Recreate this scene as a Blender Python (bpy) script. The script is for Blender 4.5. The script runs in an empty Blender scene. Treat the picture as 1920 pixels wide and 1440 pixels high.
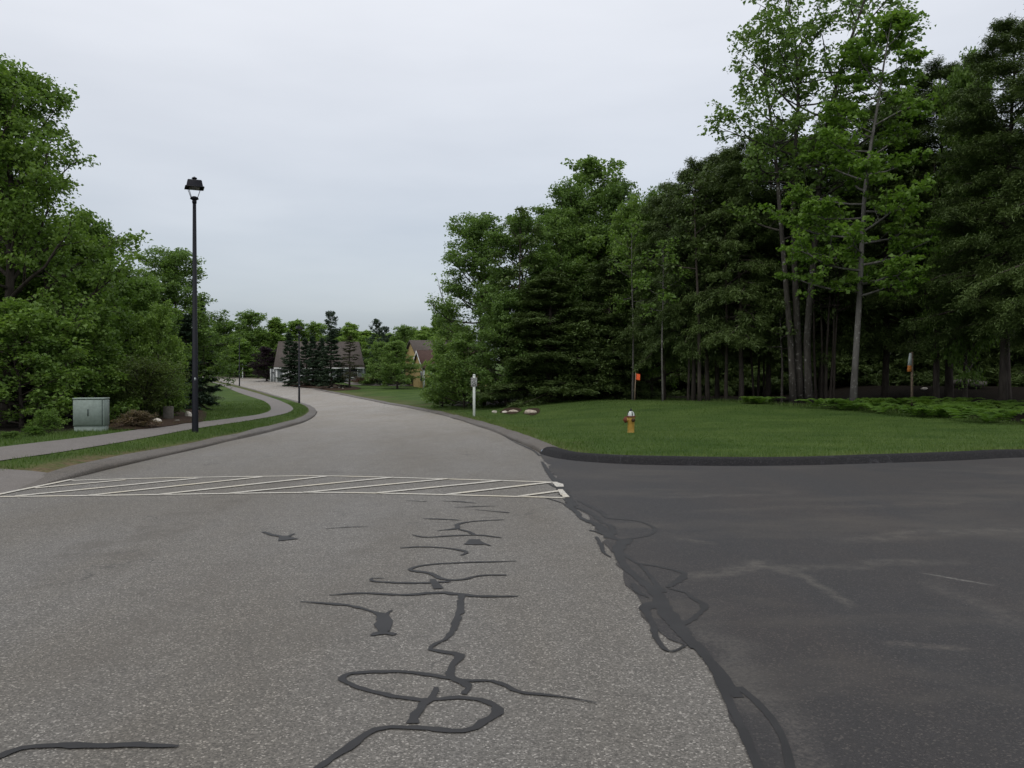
import bpy, math, random
import numpy as np
from mathutils import Vector, Matrix
from mathutils.geometry import delaunay_2d_cdt

random.seed(7)
RNG = np.random.default_rng(7)
S = bpy.context.scene
COL = S.collection
R = math.radians

# ------------------------------------------------------------------ camera
W, H, F = 1920.0, 1440.0, 1560.0
CAM_H = 1.75
PITCH = math.atan(14.0 / F)
cam_d = bpy.data.cameras.new("camera")
cam_d.sensor_fit = 'HORIZONTAL'
cam_d.sensor_width = 36.0
cam_d.lens = 36.0 * F / W
cam_d.clip_start = 0.1
cam_d.clip_end = 2000.0
cam = bpy.data.objects.new("camera", cam_d)
COL.objects.link(cam)
cam.location = (0, 0, CAM_H)
cam.rotation_euler = (math.pi / 2 - PITCH, 0, 0)
S.camera = cam

# ------------------------------------------------------------------ world: overcast sky over a nishita base
SUN_EL, SUN_AZ = R(52), R(205)
world = bpy.data.worlds.new("World")
S.world = world
world.use_nodes = True
wn, wl = world.node_tree.nodes, world.node_tree.links
wn.clear()
wout = wn.new('ShaderNodeOutputWorld')
sky = wn.new('ShaderNodeTexSky')
sky.sky_type = 'NISHITA'
sky.sun_disc = False
sky.sun_elevation = SUN_EL
sky.sun_rotation = SUN_AZ
sky.air_density = 1.0
sky.dust_density = 2.0
bg_sky = wn.new('ShaderNodeBackground')
bg_sky.inputs['Strength'].default_value = 0.05
wl.new(sky.outputs[0], bg_sky.inputs['Color'])
tc = wn.new('ShaderNodeTexCoord')
sep = wn.new('ShaderNodeSeparateXYZ')
wl.new(tc.outputs['Generated'], sep.inputs[0])
mp = wn.new('ShaderNodeMapping')
mp.inputs['Scale'].default_value = (1.0, 1.0, 4.5)
mp.inputs['Rotation'].default_value = (0.0, R(14), 0.0)
wl.new(tc.outputs['Generated'], mp.inputs[0])
nz = wn.new('ShaderNodeTexNoise')
nz.inputs['Scale'].default_value = 1.6
nz.inputs['Detail'].default_value = 5.0
nz.inputs['Roughness'].default_value = 0.5
wl.new(mp.outputs[0], nz.inputs['Vector'])
ma = wn.new('ShaderNodeMath'); ma.operation = 'MULTIPLY_ADD'
wl.new(nz.outputs['Fac'], ma.inputs[0]); ma.inputs[1].default_value = 0.26
zs = wn.new('ShaderNodeMath'); zs.operation = 'SUBTRACT'; zs.inputs[1].default_value = 0.05
wl.new(sep.outputs['Z'], zs.inputs[0]); wl.new(zs.outputs[0], ma.inputs[2])
ramp = wn.new('ShaderNodeValToRGB')
ramp.color_ramp.interpolation = 'B_SPLINE'
els = ramp.color_ramp.elements
els[0].position = 0.0;  els[0].color = (0.20, 0.235, 0.285, 1)
els[1].position = 1.0;  els[1].color = (1.0, 0.98, 0.95, 1)
for p, c in ((0.08, (0.225, 0.255, 0.31)), (0.14, (0.255, 0.28, 0.335)), (0.20, (0.345, 0.36, 0.395)), (0.315, (0.53, 0.53, 0.535)), (0.48, (0.77, 0.765, 0.77)), (0.65, (0.88, 0.87, 0.86))):
    e = els.new(p); e.color = (*c, 1)
wl.new(ma.outputs[0], ramp.inputs[0])
bg_c = wn.new('ShaderNodeBackground')
bg_c.inputs['Strength'].default_value = 1.0
wl.new(ramp.outputs[0], bg_c.inputs['Color'])
addw = wn.new('ShaderNodeAddShader')
wl.new(bg_sky.outputs[0], addw.inputs[0]); wl.new(bg_c.outputs[0], addw.inputs[1])
wl.new(addw.outputs[0], wout.inputs['Surface'])

# ------------------------------------------------------------------ weak, very soft sun behind the cloud
sun_d = bpy.data.lights.new("sun", 'SUN')
sun_d.energy = 0.5
sun_d.angle = R(40)
sun_d.color = (1.0, 0.96, 0.90)
sun = bpy.data.objects.new("sun", sun_d)
COL.objects.link(sun)
sd = Vector((math.sin(SUN_AZ) * math.cos(SUN_EL), math.cos(SUN_AZ) * math.cos(SUN_EL), math.sin(SUN_EL)))
sun.rotation_euler = sd.to_track_quat('Z', 'Y').to_euler()
sun.location = (0, 0, 40)

S.view_settings.view_transform = 'Standard'
S.view_settings.look = 'None'
S.view_settings.exposure = 0.0
S.view_settings.gamma = 1.0
S.cycles.max_bounces = 6
S.cycles.diffuse_bounces = 3
S.cycles.glossy_bounces = 2
S.cycles.transmission_bounces = 4
S.cycles.caustics_reflective = False
S.cycles.caustics_refractive = False

# ================================================================== helpers
def new_mat(name):
    m = bpy.data.materials.new(name)
    m.use_nodes = True
    m.node_tree.nodes.clear()
    return m, m.node_tree.nodes, m.node_tree.links

def out_bsdf(n, l, rough=0.8, spec=0.3, metal=0.0):
    o = n.new('ShaderNodeOutputMaterial')
    b = n.new('ShaderNodeBsdfPrincipled')
    b.inputs['Roughness'].default_value = rough
    b.inputs['Specular IOR Level'].default_value = spec
    b.inputs['Metallic'].default_value = metal
    l.new(b.outputs[0], o.inputs[0])
    return b, o

def noise(n, l, vec, scale, detail=4, rough=0.55):
    t = n.new('ShaderNodeTexNoise')
    t.inputs['Scale'].default_value = scale
    t.inputs['Detail'].default_value = detail
    t.inputs['Roughness'].default_value = rough
    if vec is not None: l.new(vec, t.inputs['Vector'])
    return t.outputs['Fac']

def ramp_of(n, l, fac, stops, interp='LINEAR'):
    r = n.new('ShaderNodeValToRGB')
    r.color_ramp.interpolation = interp
    e = r.color_ramp.elements
    e[0].position, e[0].color = stops[0][0], (*stops[0][1], 1)
    e[1].position, e[1].color = stops[-1][0], (*stops[-1][1], 1)
    for p, c in stops[1:-1]:
        k = e.new(p); k.color = (*c, 1)
    l.new(fac, r.inputs[0])
    return r.outputs[0]

def mixc(n, l, fac, a, b, mode='MIX'):
    m = n.new('ShaderNodeMix'); m.data_type = 'RGBA'; m.blend_type = mode
    for sock, v in ((m.inputs['Factor'], fac), (m.inputs[6], a), (m.inputs[7], b)):
        if hasattr(v, 'links') or isinstance(v, bpy.types.NodeSocket): l.new(v, sock)
        elif isinstance(v, (int, float)): sock.default_value = v
        else: sock.default_value = (*v, 1)
    return m.outputs[2]

def bump(n, l, height, strength, dist, b):
    k = n.new('ShaderNodeBump')
    k.inputs['Strength'].default_value = strength
    k.inputs['Distance'].default_value = dist
    l.new(height, k.inputs['Height']); l.new(k.outputs[0], b.inputs['Normal'])

def coords(n, scale=None, l=None, rot=None):
    t = n.new('ShaderNodeTexCoord')
    if scale is None: return t.outputs['Object']
    m = n.new('ShaderNodeMapping'); m.inputs['Scale'].default_value = scale
    if rot: m.inputs['Rotation'].default_value = rot
    l.new(t.outputs['Object'], m.inputs[0])
    return m.outputs[0]

def plain(name, color, rough=0.6, spec=0.4, metal=0.0, var=0.15, scale=6.0, bmp=0.0):
    m, n, l = new_mat(name)
    b, o = out_bsdf(n, l, rough, spec, metal)
    f = noise(n, l, coords(n), scale)
    lo = tuple(c * (1 - var) for c in color); hi = tuple(min(1, c * (1 + var)) for c in color)
    l.new(ramp_of(n, l, f, [(0.3, lo), (0.7, hi)]), b.inputs['Base Color'])
    if bmp: bump(n, l, noise(n, l, coords(n), scale * 6), bmp, 0.01, b)
    return m

def leaf_mat(name, dark, mid, light, transl=0.36, nscale=0.7, rough=0.5):
    m, n, l = new_mat(name)
    o = n.new('ShaderNodeOutputMaterial')
    at = n.new('ShaderNodeAttribute'); at.attribute_name = 'tint'
    oi = n.new('ShaderNodeObjectInfo')
    f = noise(n, l, coords(n), nscale, 3)
    a1 = n.new('ShaderNodeMath'); a1.operation = 'MULTIPLY_ADD'
    l.new(at.outputs['Fac'], a1.inputs[0]); a1.inputs[1].default_value = 0.42
    a2 = n.new('ShaderNodeMath'); a2.operation = 'MULTIPLY_ADD'
    l.new(f, a2.inputs[0]); a2.inputs[1].default_value = 0.75
    a2.inputs[2].default_value = -0.17
    l.new(a2.outputs[0], a1.inputs[2])
    a3 = n.new('ShaderNodeMath'); a3.operation = 'MULTIPLY_ADD'
    l.new(oi.outputs['Random'], a3.inputs[0]); a3.inputs[1].default_value = 0.22
    l.new(a1.outputs[0], a3.inputs[2])
    c = ramp_of(n, l, a3.outputs[0], [(0.15, dark), (0.5, mid), (0.95, light)])
    b = n.new('ShaderNodeBsdfPrincipled')
    b.inputs['Roughness'].default_value = rough
    b.inputs['Specular IOR Level'].default_value = 0.25
    l.new(c, b.inputs['Base Color'])
    t = n.new('ShaderNodeBsdfTranslucent')
    tcx = mixc(n, l, 1.0, c, (1.25, 1.35, 0.7), 'MULTIPLY')
    l.new(tcx, t.inputs['Color'])
    mx = n.new('ShaderNodeMixShader'); mx.inputs[0].default_value = transl
    l.new(b.outputs[0], mx.inputs[1]); l.new(t.outputs[0], mx.inputs[2])
    l.new(mx.outputs[0], o.inputs[0])
    return m

def bark_mat(name, a, bcol, lichen=None, scale=7.0):
    m, n, l = new_mat(name)
    b, o = out_bsdf(n, l, 0.9, 0.1)
    v = coords(n, (1, 1, 0.22), l)
    f = noise(n, l, v, scale, 6, 0.65)
    c = ramp_of(n, l, f, [(0.3, a), (0.7, bcol)])
    if lichen:
        g = noise(n, l, coords(n), 5.5, 5, 0.7)
        k = ramp_of(n, l, g, [(0.58, (0, 0, 0)), (0.66, (1, 1, 1))])
        c = mixc(n, l, k, c, lichen)
    l.new(c, b.inputs['Base Color'])
    bump(n, l, f, 0.7, 0.04, b)
    return m

class Geo:
    """collects shapes, builds ONE mesh object"""
    def __init__(self): self.V, self.Q, self.T, self.n = [], [], [], 0
    def add(self, V, Q=None, T=None):
        V = np.asarray(V, float).reshape(-1, 3)
        if Q is not None and len(Q): self.Q.append(np.asarray(Q, int).reshape(-1, 4) + self.n)
        if T is not None and len(T): self.T.append(np.asarray(T, int).reshape(-1, 3) + self.n)
        self.V.append(V); self.n += len(V)
        return self
    def tube(self, P, r, sides=8, cap=True):
        P = np.asarray(P, float); k = len(P)
        r = np.full(k, r) if np.isscalar(r) else np.asarray(r, float)
        t = np.gradient(P, axis=0); t /= np.linalg.norm(t, axis=1)[:, None] + 1e-9
        ref = np.array([0, 0, 1.0]) if abs(t[0, 2]) < 0.9 else np.array([1.0, 0, 0])
        u = np.cross(t, ref); u /= np.linalg.norm(u, axis=1)[:, None] + 1e-9
        w = np.cross(t, u)
        a = np.arange(sides) * 2 * math.pi / sides
        V = P[:, None] + r[:, None, None] * (np.cos(a)[None, :, None] * u[:, None] + np.sin(a)[None, :, None] * w[:, None])
        i = np.arange(k - 1)[:, None] * sides; j = np.arange(sides)[None]; j2 = (j + 1) % sides
        Q = np.stack([i + j, i + j2, i + sides + j2, i + sides + j], -1).reshape(-1, 4)
        V = V.reshape(-1, 3); T = None
        if cap:
            V = np.vstack([V, P[0], P[-1]]); c0, c1 = len(V) - 2, len(V) - 1
            jj = np.arange(sides); jn = (jj + 1) % sides
            T = np.vstack([np.stack([np.full(sides, c0), jn, jj], 1), np.stack([np.full(sides, c1), (k - 1) * sides + jj, (k - 1) * sides + jn], 1)])
        return self.add(V, Q, T)
    def lathe(self, prof, sides=24, c=(0, 0, 0), axis='Z'):
        P = np.array([[0, 0, z] for r, z in prof], float)
        a = np.arange(sides) * 2 * math.pi / sides
        V = np.array([[r * math.cos(x), r * math.sin(x), z] for r, z in prof for x in a])
        if axis == 'X': V = V[:, [2, 0, 1]]
        elif axis == 'Y': V = V[:, [1, 2, 0]]
        V = V + np.array(c)
        k = len(prof)
        i = np.arange(k - 1)[:, None] * sides; j = np.arange(sides)[None]; j2 = (j + 1) % sides
        Q = np.stack([i + j, i + j2, i + sides + j2, i + sides + j], -1).reshape(-1, 4)
        return self.add(V, Q)
    def box(self, lo, hi, M=None, taper=None, bevel=0.0):
        x0, y0, z0 = lo; x1, y1, z1 = hi
        if bevel:
            bv = bevel
            rings = []
            for z, ins in ((z0, bv), (z0 + bv, 0), (z1 - bv, 0), (z1, bv)):
                a = [(x0 + bv + ins, y0 + ins), (x1 - bv - ins, y0 + ins), (x1 - ins, y0 + bv + ins), (x1 - ins, y1 - bv - ins), (x1 - bv - ins, y1 - ins), (x0 + bv + ins, y1 - ins), (x0 + ins, y1 - bv - ins), (x0 + ins, y0 + bv + ins)]
                rings += [(x, y, z) for x, y in a]
            V = np.array(rings + [((x0 + x1) / 2, (y0 + y1) / 2, z0), ((x0 + x1) / 2, (y0 + y1) / 2, z1)], float)
            Q = [[i * 8 + j, i * 8 + (j + 1) % 8, (i + 1) * 8 + (j + 1) % 8, (i + 1) * 8 + j] for i in range(3) for j in range(8)]
            T = [[32, (j + 1) % 8, j] for j in range(8)] + [[33, 24 + j, 24 + (j + 1) % 8] for j in range(8)]
        else:
            V = np.array([(x0, y0, z0), (x1, y0, z0), (x1, y1, z0), (x0, y1, z0), (x0, y0, z1), (x1, y0, z1), (x1, y1, z1), (x0, y1, z1)], float)
            Q = [[0, 3, 2, 1], [4, 5, 6, 7], [0, 1, 5, 4], [1, 2, 6, 5], [2, 3, 7, 6], [3, 0, 4, 7]]; T = None
        if M is not None: V = V @ np.array(M)[:3, :3].T + np.array(M)[:3, 3]
        return self.add(V, Q, T)
    def build(self, name, mat, parent=None, smooth=False, tint=None):
        V = np.vstack(self.V)
        Q = np.vstack(self.Q) if self.Q else np.zeros((0, 4), int)
        T = np.vstack(self.T) if self.T else np.zeros((0, 3), int)
        me = bpy.data.meshes.new(name)
        me.vertices.add(len(V)); me.vertices.foreach_set('co', V.astype(np.float32).ravel())
        nl = len(Q) * 4 + len(T) * 3
        me.loops.add(nl); me.loops.foreach_set('vertex_index', np.concatenate([Q.ravel(), T.ravel()]).astype(np.int32))
        me.polygons.add(len(Q) + len(T))
        st = np.concatenate([np.arange(len(Q)) * 4, len(Q) * 4 + np.arange(len(T)) * 3]).astype(np.int32)
        me.polygons.foreach_set('loop_start', st)
        if smooth: me.polygons.foreach_set('use_smooth', np.ones(len(Q) + len(T), bool))
        me.update(calc_edges=True)
        if tint is not None:
            at = me.attributes.new('tint', 'FLOAT', 'FACE'); at.data.foreach_set('value', np.asarray(tint, np.float32))
        me.materials.append(mat)
        o = bpy.data.objects.new(name, me); COL.objects.link(o)
        if parent is not None: o.parent = parent
        return o

def tag(o, label, cat, group=None):
    o['label'] = label; o['category'] = cat
    if group: o['group'] = group
    return o
def thing(name, loc, label, cat, group=None, rz=0.0):
    o = bpy.data.objects.new(name, None); o.empty_display_size = 0.3
    COL.objects.link(o); o.location = loc; o.rotation_euler = (0, 0, rz)
    return tag(o, label, cat, group)
def struct(o, kind='structure'):
    o['kind'] = kind; return o

def ss(a, b, x):
    t = np.clip((np.asarray(x, float) - a) / (b - a), 0, 1); return t * t * (3 - 2 * t)
def catmull(P, step=0.6):
    P = np.asarray(P, float)
    Q = np.vstack([2 * P[0] - P[1], P, 2 * P[-1] - P[-2]]); out = []
    for i in range(1, len(Q) - 2):
        L = np.linalg.norm(Q[i + 1] - Q[i]); k = max(2, int(L / step))
        t = (np.arange(k) / k)[:, None]
        a, b, c, d = Q[i - 1], Q[i], Q[i + 1], Q[i + 2]
        out.append(0.5 * (2 * b + (c - a) * t + (2 * a - 5 * b + 4 * c - d) * t ** 2 + (3 * b - a - 3 * c + d) * t ** 3))
    return np.vstack(out + [P[-1:]])
def smooth_line(P, it=3):
    P = P.copy()
    for _ in range(it): P[1:-1] = 0.25 * P[:-2] + 0.5 * P[1:-1] + 0.25 * P[2:]
    return P
def resample(P, n):
    s = np.concatenate([[0], np.cumsum(np.linalg.norm(np.diff(P, axis=0), axis=1))])
    t = np.linspace(0, s[-1], n)
    return np.stack([np.interp(t, s, P[:, k]) for k in range(P.shape[1])], 1)
def normals2(P):
    t = np.gradient(P, axis=0); t /= np.linalg.norm(t, axis=1)[:, None] + 1e-9
    return np.stack([-t[:, 1], t[:, 0]], 1)           # to the left of travel
def dist_line(X, Y, L):
    X, Y = np.atleast_1d(X).astype(float), np.atleast_1d(Y).astype(float)
    A, B = L[:-1], L[1:]; D = B - A; dd = (D ** 2).sum(1) + 1e-9
    best = np.full(X.shape, 1e9)
    for i in range(len(A)):
        t = np.clip(((X - A[i, 0]) * D[i, 0] + (Y - A[i, 1]) * D[i, 1]) / dd[i], 0, 1)
        best = np.minimum(best, np.hypot(X - A[i, 0] - t * D[i, 0], Y - A[i, 1] - t * D[i, 1]))
    return best
def inside(X, Y, P):
    X, Y = np.atleast_1d(X).astype(float), np.atleast_1d(Y).astype(float)
    r = np.zeros(X.shape, bool); j = len(P) - 1
    for i in range(len(P)):
        xi, yi, xj, yj = P[i][0], P[i][1], P[j][0], P[j][1]
        if yi != yj: r ^= ((yi > Y) != (yj > Y)) & (X < (xj - xi) * (Y - yi) / (yj - yi) + xi)
        j = i
    return r

# ================================================================== terrain
_zy = np.array([-40, 0, 12, 16, 25, 43, 60, 74, 90, 119, 150, 180, 220, 300, 460], float)
_zz = np.array([0, 0, 0, -.02, -.13, -.40, -.66, -.75, -.50, .25, 1.6, 2.8, 4.0, 6.0, 9.0])
_yy = np.linspace(-40, 460, 2001)
_zi = np.interp(_yy, _zy, _zz)
for _ in range(60): _zi[1:-1] = 0.25 * _zi[:-2] + 0.5 * _zi[1:-1] + 0.25 * _zi[2:]
def zroad(X, Y): return np.interp(Y, _yy, _zi) + 0 * np.asarray(X, float)

_cs, _sn = math.cos(PITCH), math.sin(PITCH)
def ray(u, v):
    a, b = (u - W / 2) / F, (H / 2 - v) / F
    return np.array([a, _cs + b * _sn, -_sn + b * _cs])     # right, forward, up
_ts = np.concatenate([np.linspace(2.2, 60, 2400), np.linspace(60.05, 420, 2400)])
def G(u, v, zf=zroad, dz=0.0):
    """where the ray through photo pixel (u, v) meets the ground"""
    d = ray(u, v); P = np.array([0, 0, CAM_H]) + _ts[:, None] * d
    h = P[:, 2] - (zf(P[:, 0], P[:, 1]) + dz)
    k = np.argmax(h <= 0) if (h <= 0).any() else len(h) - 1
    if k > 0:
        t = _ts[k - 1] + (_ts[k] - _ts[k - 1]) * h[k - 1] / (h[k - 1] - h[k] + 1e-12)
    else: t = _ts[0]
    p = np.array([0, 0, CAM_H]) + t * d
    return p
def GL(pix, zf=zroad, dz=0.0): return np.array([G(u, v, zf, dz) for u, v in pix])
def XU(u, Y): return (u - W / 2) / F * Y
def ZV(v, Y): return CAM_H + Y * (-_sn + (H / 2 - v) / F * _cs) / (_cs + (H / 2 - v) / F * _sn)

left_px = [(135, 898), (167, 888), (233, 872), (300, 857), (367, 842), (433, 827), (500, 812), (533, 803), (567, 793), (588, 782), (594, 773), (586, 764), (567, 756.5), (533, 747), (493, 735.5), (450, 724), (417, 717), (397, 713.5)]
right_px = [(1014, 849), (990, 838), (962, 825), (935, 813), (895, 799), (850, 784.5), (800, 772), (750, 762), (700, 752.5), (650, 742.5), (600, 732.5), (567, 724.5), (533, 717.5), (500, 712), (450, 708.8), (397, 707.3)]
Lk = smooth_line(catmull(np.vstack([[(-7.6, -16), (-7.6, -6), (-7.6, 4), (-7.6, 11)], GL(left_px)[:, :2], [(-78, 163), (-112, 195)]]), 0.7), 6)
Rk = smooth_line(catmull(np.vstack([GL(right_px)[:, :2], [(-84, 178), (-118, 210)]]), 0.7), 6)
side_px = [(1014, 851), (1035, 858), (1065, 863), (1100, 866), (1150, 869.5), (1200, 871.5), (1300, 873.5), (1400, 874), (1500, 873), (1600, 870), (1700, 867), (1800, 863.5), (1920, 857.5)]
Sk = smooth_line(catmull(np.vstack([GL(side_px)[:, :2], [(15, 18.9), (25, 20.6), (62, 26)]]), 0.4), 3)
# the corner where side street kerb and road kerb meet
corner = 0.5 * (Sk[0] + Rk[0]); Sk[0] = corner; Rk[0] = corner
nL, nR, nS = normals2(Lk), -normals2(Rk), normals2(Sk)
KW = 0.42
Lback, Rback, Sback = Lk + nL * KW, Rk + nR * KW, Sk + nS * KW
Rfull = np.vstack([Sk[::-1], Rk[1:]])
P_left = np.vstack([Lback, [(-320, 262), (-320, -16)]])
P_right = np.vstack([Sback[::-1][:-1], Rback[1:], [(-320, 300), (-320, 455), (330, 455), (330, 26)]])

def zleft(X, Y):
    d = dist_line(X, Y, Lk).reshape(np.shape(X))
    return zroad(X, Y) + (0.095 + 0.03 * ss(.45, .9, d)) * ss(12.2, 16.0, Y) + 0.20 * ss(0.3, 2.3, d) * ss(12.5, 19, Y) * (1 - ss(34, 62, Y))
def zright(X, Y):
    d = dist_line(X, Y, Rfull).reshape(np.shape(X))
    return zroad(X, Y) + 0.095 + 0.03 * ss(.45, .9, d) + 0.75 * ss(42, 49, Y) * ss(19, 25, X) + 0.72 * ss(22, 44, Y) * ss(0.3, 10, d) * (1 - ss(62, 85, Y) * (1 - ss(5, 30, X))) + 0.9 * ss(45, 90, Y) * ss(5, 30, X)
def zground(X, Y):
    X, Y = np.asarray(X, float), np.asarray(Y, float)
    L = inside(X, Y, P_left).reshape(X.shape)
    return np.where(L, zleft(X, Y), zright(X, Y))
def zg(x, y): return float(zground(np.array([x]), np.array([y]))[0])

# ================================================================== materials
def streak(n, l, A, B, wd, amt, grit=6.0):
    """mask of a worn scuff between two ground points"""
    A, B = np.array(A[:2]), np.array(B[:2]); d = B - A; L = float(np.linalg.norm(d)); an = math.atan2(d[1], d[0])
    t = n.new('ShaderNodeTexCoord'); m = n.new('ShaderNodeMapping'); m.vector_type = 'TEXTURE'
    m.inputs['Location'].default_value = (A[0], A[1], 0); m.inputs['Rotation'].default_value = (0, 0, an)
    l.new(t.outputs['Object'], m.inputs[0])
    q = n.new('ShaderNodeSeparateXYZ'); l.new(m.outputs[0], q.inputs[0])
    wob = n.new('ShaderNodeMath'); wob.operation = 'MULTIPLY_ADD'
    l.new(noise(n, l, t.outputs['Object'], 0.9, 3), wob.inputs[0]); wob.inputs[1].default_value = wd * 4.4; l.new(q.outputs['Y'], wob.inputs[2])
    ab = n.new('ShaderNodeMath'); ab.operation = 'SUBTRACT'; l.new(wob.outputs[0], ab.inputs[0]); ab.inputs[1].default_value = wd * 2.2
    ab2 = n.new('ShaderNodeMath'); ab2.operation = 'ABSOLUTE'; l.new(ab.outputs[0], ab2.inputs[0])
    def mr(src, a, b, lo, hi):
        k = n.new('ShaderNodeMapRange'); k.interpolation_type = 'SMOOTHSTEP'
        for nm, v in zip(('From Min', 'From Max', 'To Min', 'To Max'), (a, b, lo, hi)): k.inputs[nm].default_value = v
        l.new(src, k.inputs['Value']); return k.outputs[0]
    def mul(a, b):
        k = n.new('ShaderNodeMath'); k.operation = 'MULTIPLY'; l.new(a, k.inputs[0]); l.new(b, k.inputs[1]); return k.outputs[0]
    o = mul(mr(ab2.outputs[0], 0, wd, amt, 0), mul(mr(q.outputs['X'], -.15 * L, .2 * L, 0, 1), mr(q.outputs['X'], .8 * L, 1.15 * L, 1, 0)))
    return mul(o, mr(noise(n, l, t.outputs['Object'], grit, 6, .75), .38, .62, .15, 1.0))

def hairlines(n, l, sc, width, seed=0.0):
    t = n.new('ShaderNodeTexCoord')
    w_ = n.new('ShaderNodeTexNoise'); w_.inputs['Scale'].default_value = sc * 3; w_.inputs['Detail'].default_value = 5; l.new(t.outputs['Object'], w_.inputs['Vector'])
    mx = n.new('ShaderNodeMix'); mx.data_type = 'VECTOR'; mx.inputs['Factor'].default_value = 0.12 / sc * .5
    mx.inputs['Factor'].default_value = min(.5, .25 / sc)
    va = n.new('ShaderNodeVectorMath'); va.operation = 'MULTIPLY_ADD'
    va.inputs[1].default_value = (.5 / sc,) * 3; l.new(w_.outputs['Color'], va.inputs[0]); l.new(t.outputs['Object'], va.inputs[2])
    v = n.new('ShaderNodeTexVoronoi'); v.feature = 'DISTANCE_TO_EDGE'; v.inputs['Scale'].default_value = sc; l.new(va.outputs[0], v.inputs['Vector'])
    a = ramp_of(n, l, v.outputs['Distance'], [(0.0, (1, 1, 1)), (width * sc, (0, 0, 0))])
    b = ramp_of(n, l, noise(n, l, t.outputs['Object'], sc * .8, 4, .6), [(.50, (0, 0, 0)), (.60, (1, 1, 1))])
    return mixc(n, l, 1.0, a, b, 'MULTIPLY')

def asphalt(name, base, dark, speck, tint, patch=0.5, speckle=1.0, tracks=None, far=None, spec=0.45, scuffs=(), hair=None):
    m, n, l = new_mat(name)
    b, o = out_bsdf(n, l, 0.74 if spec > .3 else .9, spec)
    co = coords(n)
    vo = n.new('ShaderNodeTexVoronoi'); vo.inputs['Scale'].default_value = 105.0
    l.new(co, vo.inputs['Vector'])
    sp = n.new('ShaderNodeSeparateColor'); l.new(vo.outputs['Color'], sp.inputs[0])
    mid = tuple(0.5 * (a + c) for a, c in zip(base, dark))
    c = ramp_of(n, l, sp.outputs[0], [(0.0, dark), (0.30, mid), (0.55, base), (0.86, tuple(x * 1.25 for x in base)), (0.93, speck), (1.0, tuple(min(1, x * 1.6) for x in speck))])
    fine = noise(n, l, co, 260.0, 2)
    c = mixc(n, l, 0.55, c, ramp_of(n, l, fine, [(0.25, (0.55,) * 3), (0.75, (1.45,) * 3)]), 'MULTIPLY')
    flat = mixc(n, l, 1.0 - 0.75 * speckle, c, base)
    p1 = noise(n, l, coords(n, (1.0, 0.25, 1.0), l), 0.55, 5, 0.6)
    p2 = noise(n, l, coords(n, (1.0, 1.0, 1.0), l), 2.6, 5, 0.65)
    flat = mixc(n, l, ramp_of(n, l, p1, [(0.36, (0, 0, 0)), (0.66, (patch,) * 3)]), flat, mixc(n, l, 1.0, flat, tint, 'MULTIPLY'))
    flat = mixc(n, l, 0.55, flat, ramp_of(n, l, p2, [(0.3, (0.86,) * 3), (0.7, (1.14,) * 3)]), 'MULTIPLY')
    if tracks:
        tr = noise(n, l, coords(n, tracks[0], l, tracks[1]), 0.7, 6, 0.7)
        flat = mixc(n, l, ramp_of(n, l, tr, [(0.50, (0, 0, 0)), (0.66, (tracks[3],) * 3)]), flat, tracks[2])
    for A_, B_, w_, am_, cl_, gr_ in scuffs: flat = mixc(n, l, streak(n, l, A_, B_, w_, am_, gr_), flat, cl_)
    if hair: flat = mixc(n, l, hairlines(n, l, *hair[:2]), flat, tuple(x * hair[2] for x in base))
    if far:  # grazing sky sheen painted into the base colour, paler with distance
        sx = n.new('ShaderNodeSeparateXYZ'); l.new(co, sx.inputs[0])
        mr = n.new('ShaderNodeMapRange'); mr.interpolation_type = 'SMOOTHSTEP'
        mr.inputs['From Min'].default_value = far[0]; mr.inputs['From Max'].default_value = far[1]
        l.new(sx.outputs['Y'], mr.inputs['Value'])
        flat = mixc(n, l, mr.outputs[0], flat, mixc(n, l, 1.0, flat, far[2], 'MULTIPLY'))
    l.new(flat, b.inputs['Base Color'])
    bump(n, l, fine, 0.35, 0.004, b)
    return m

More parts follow.
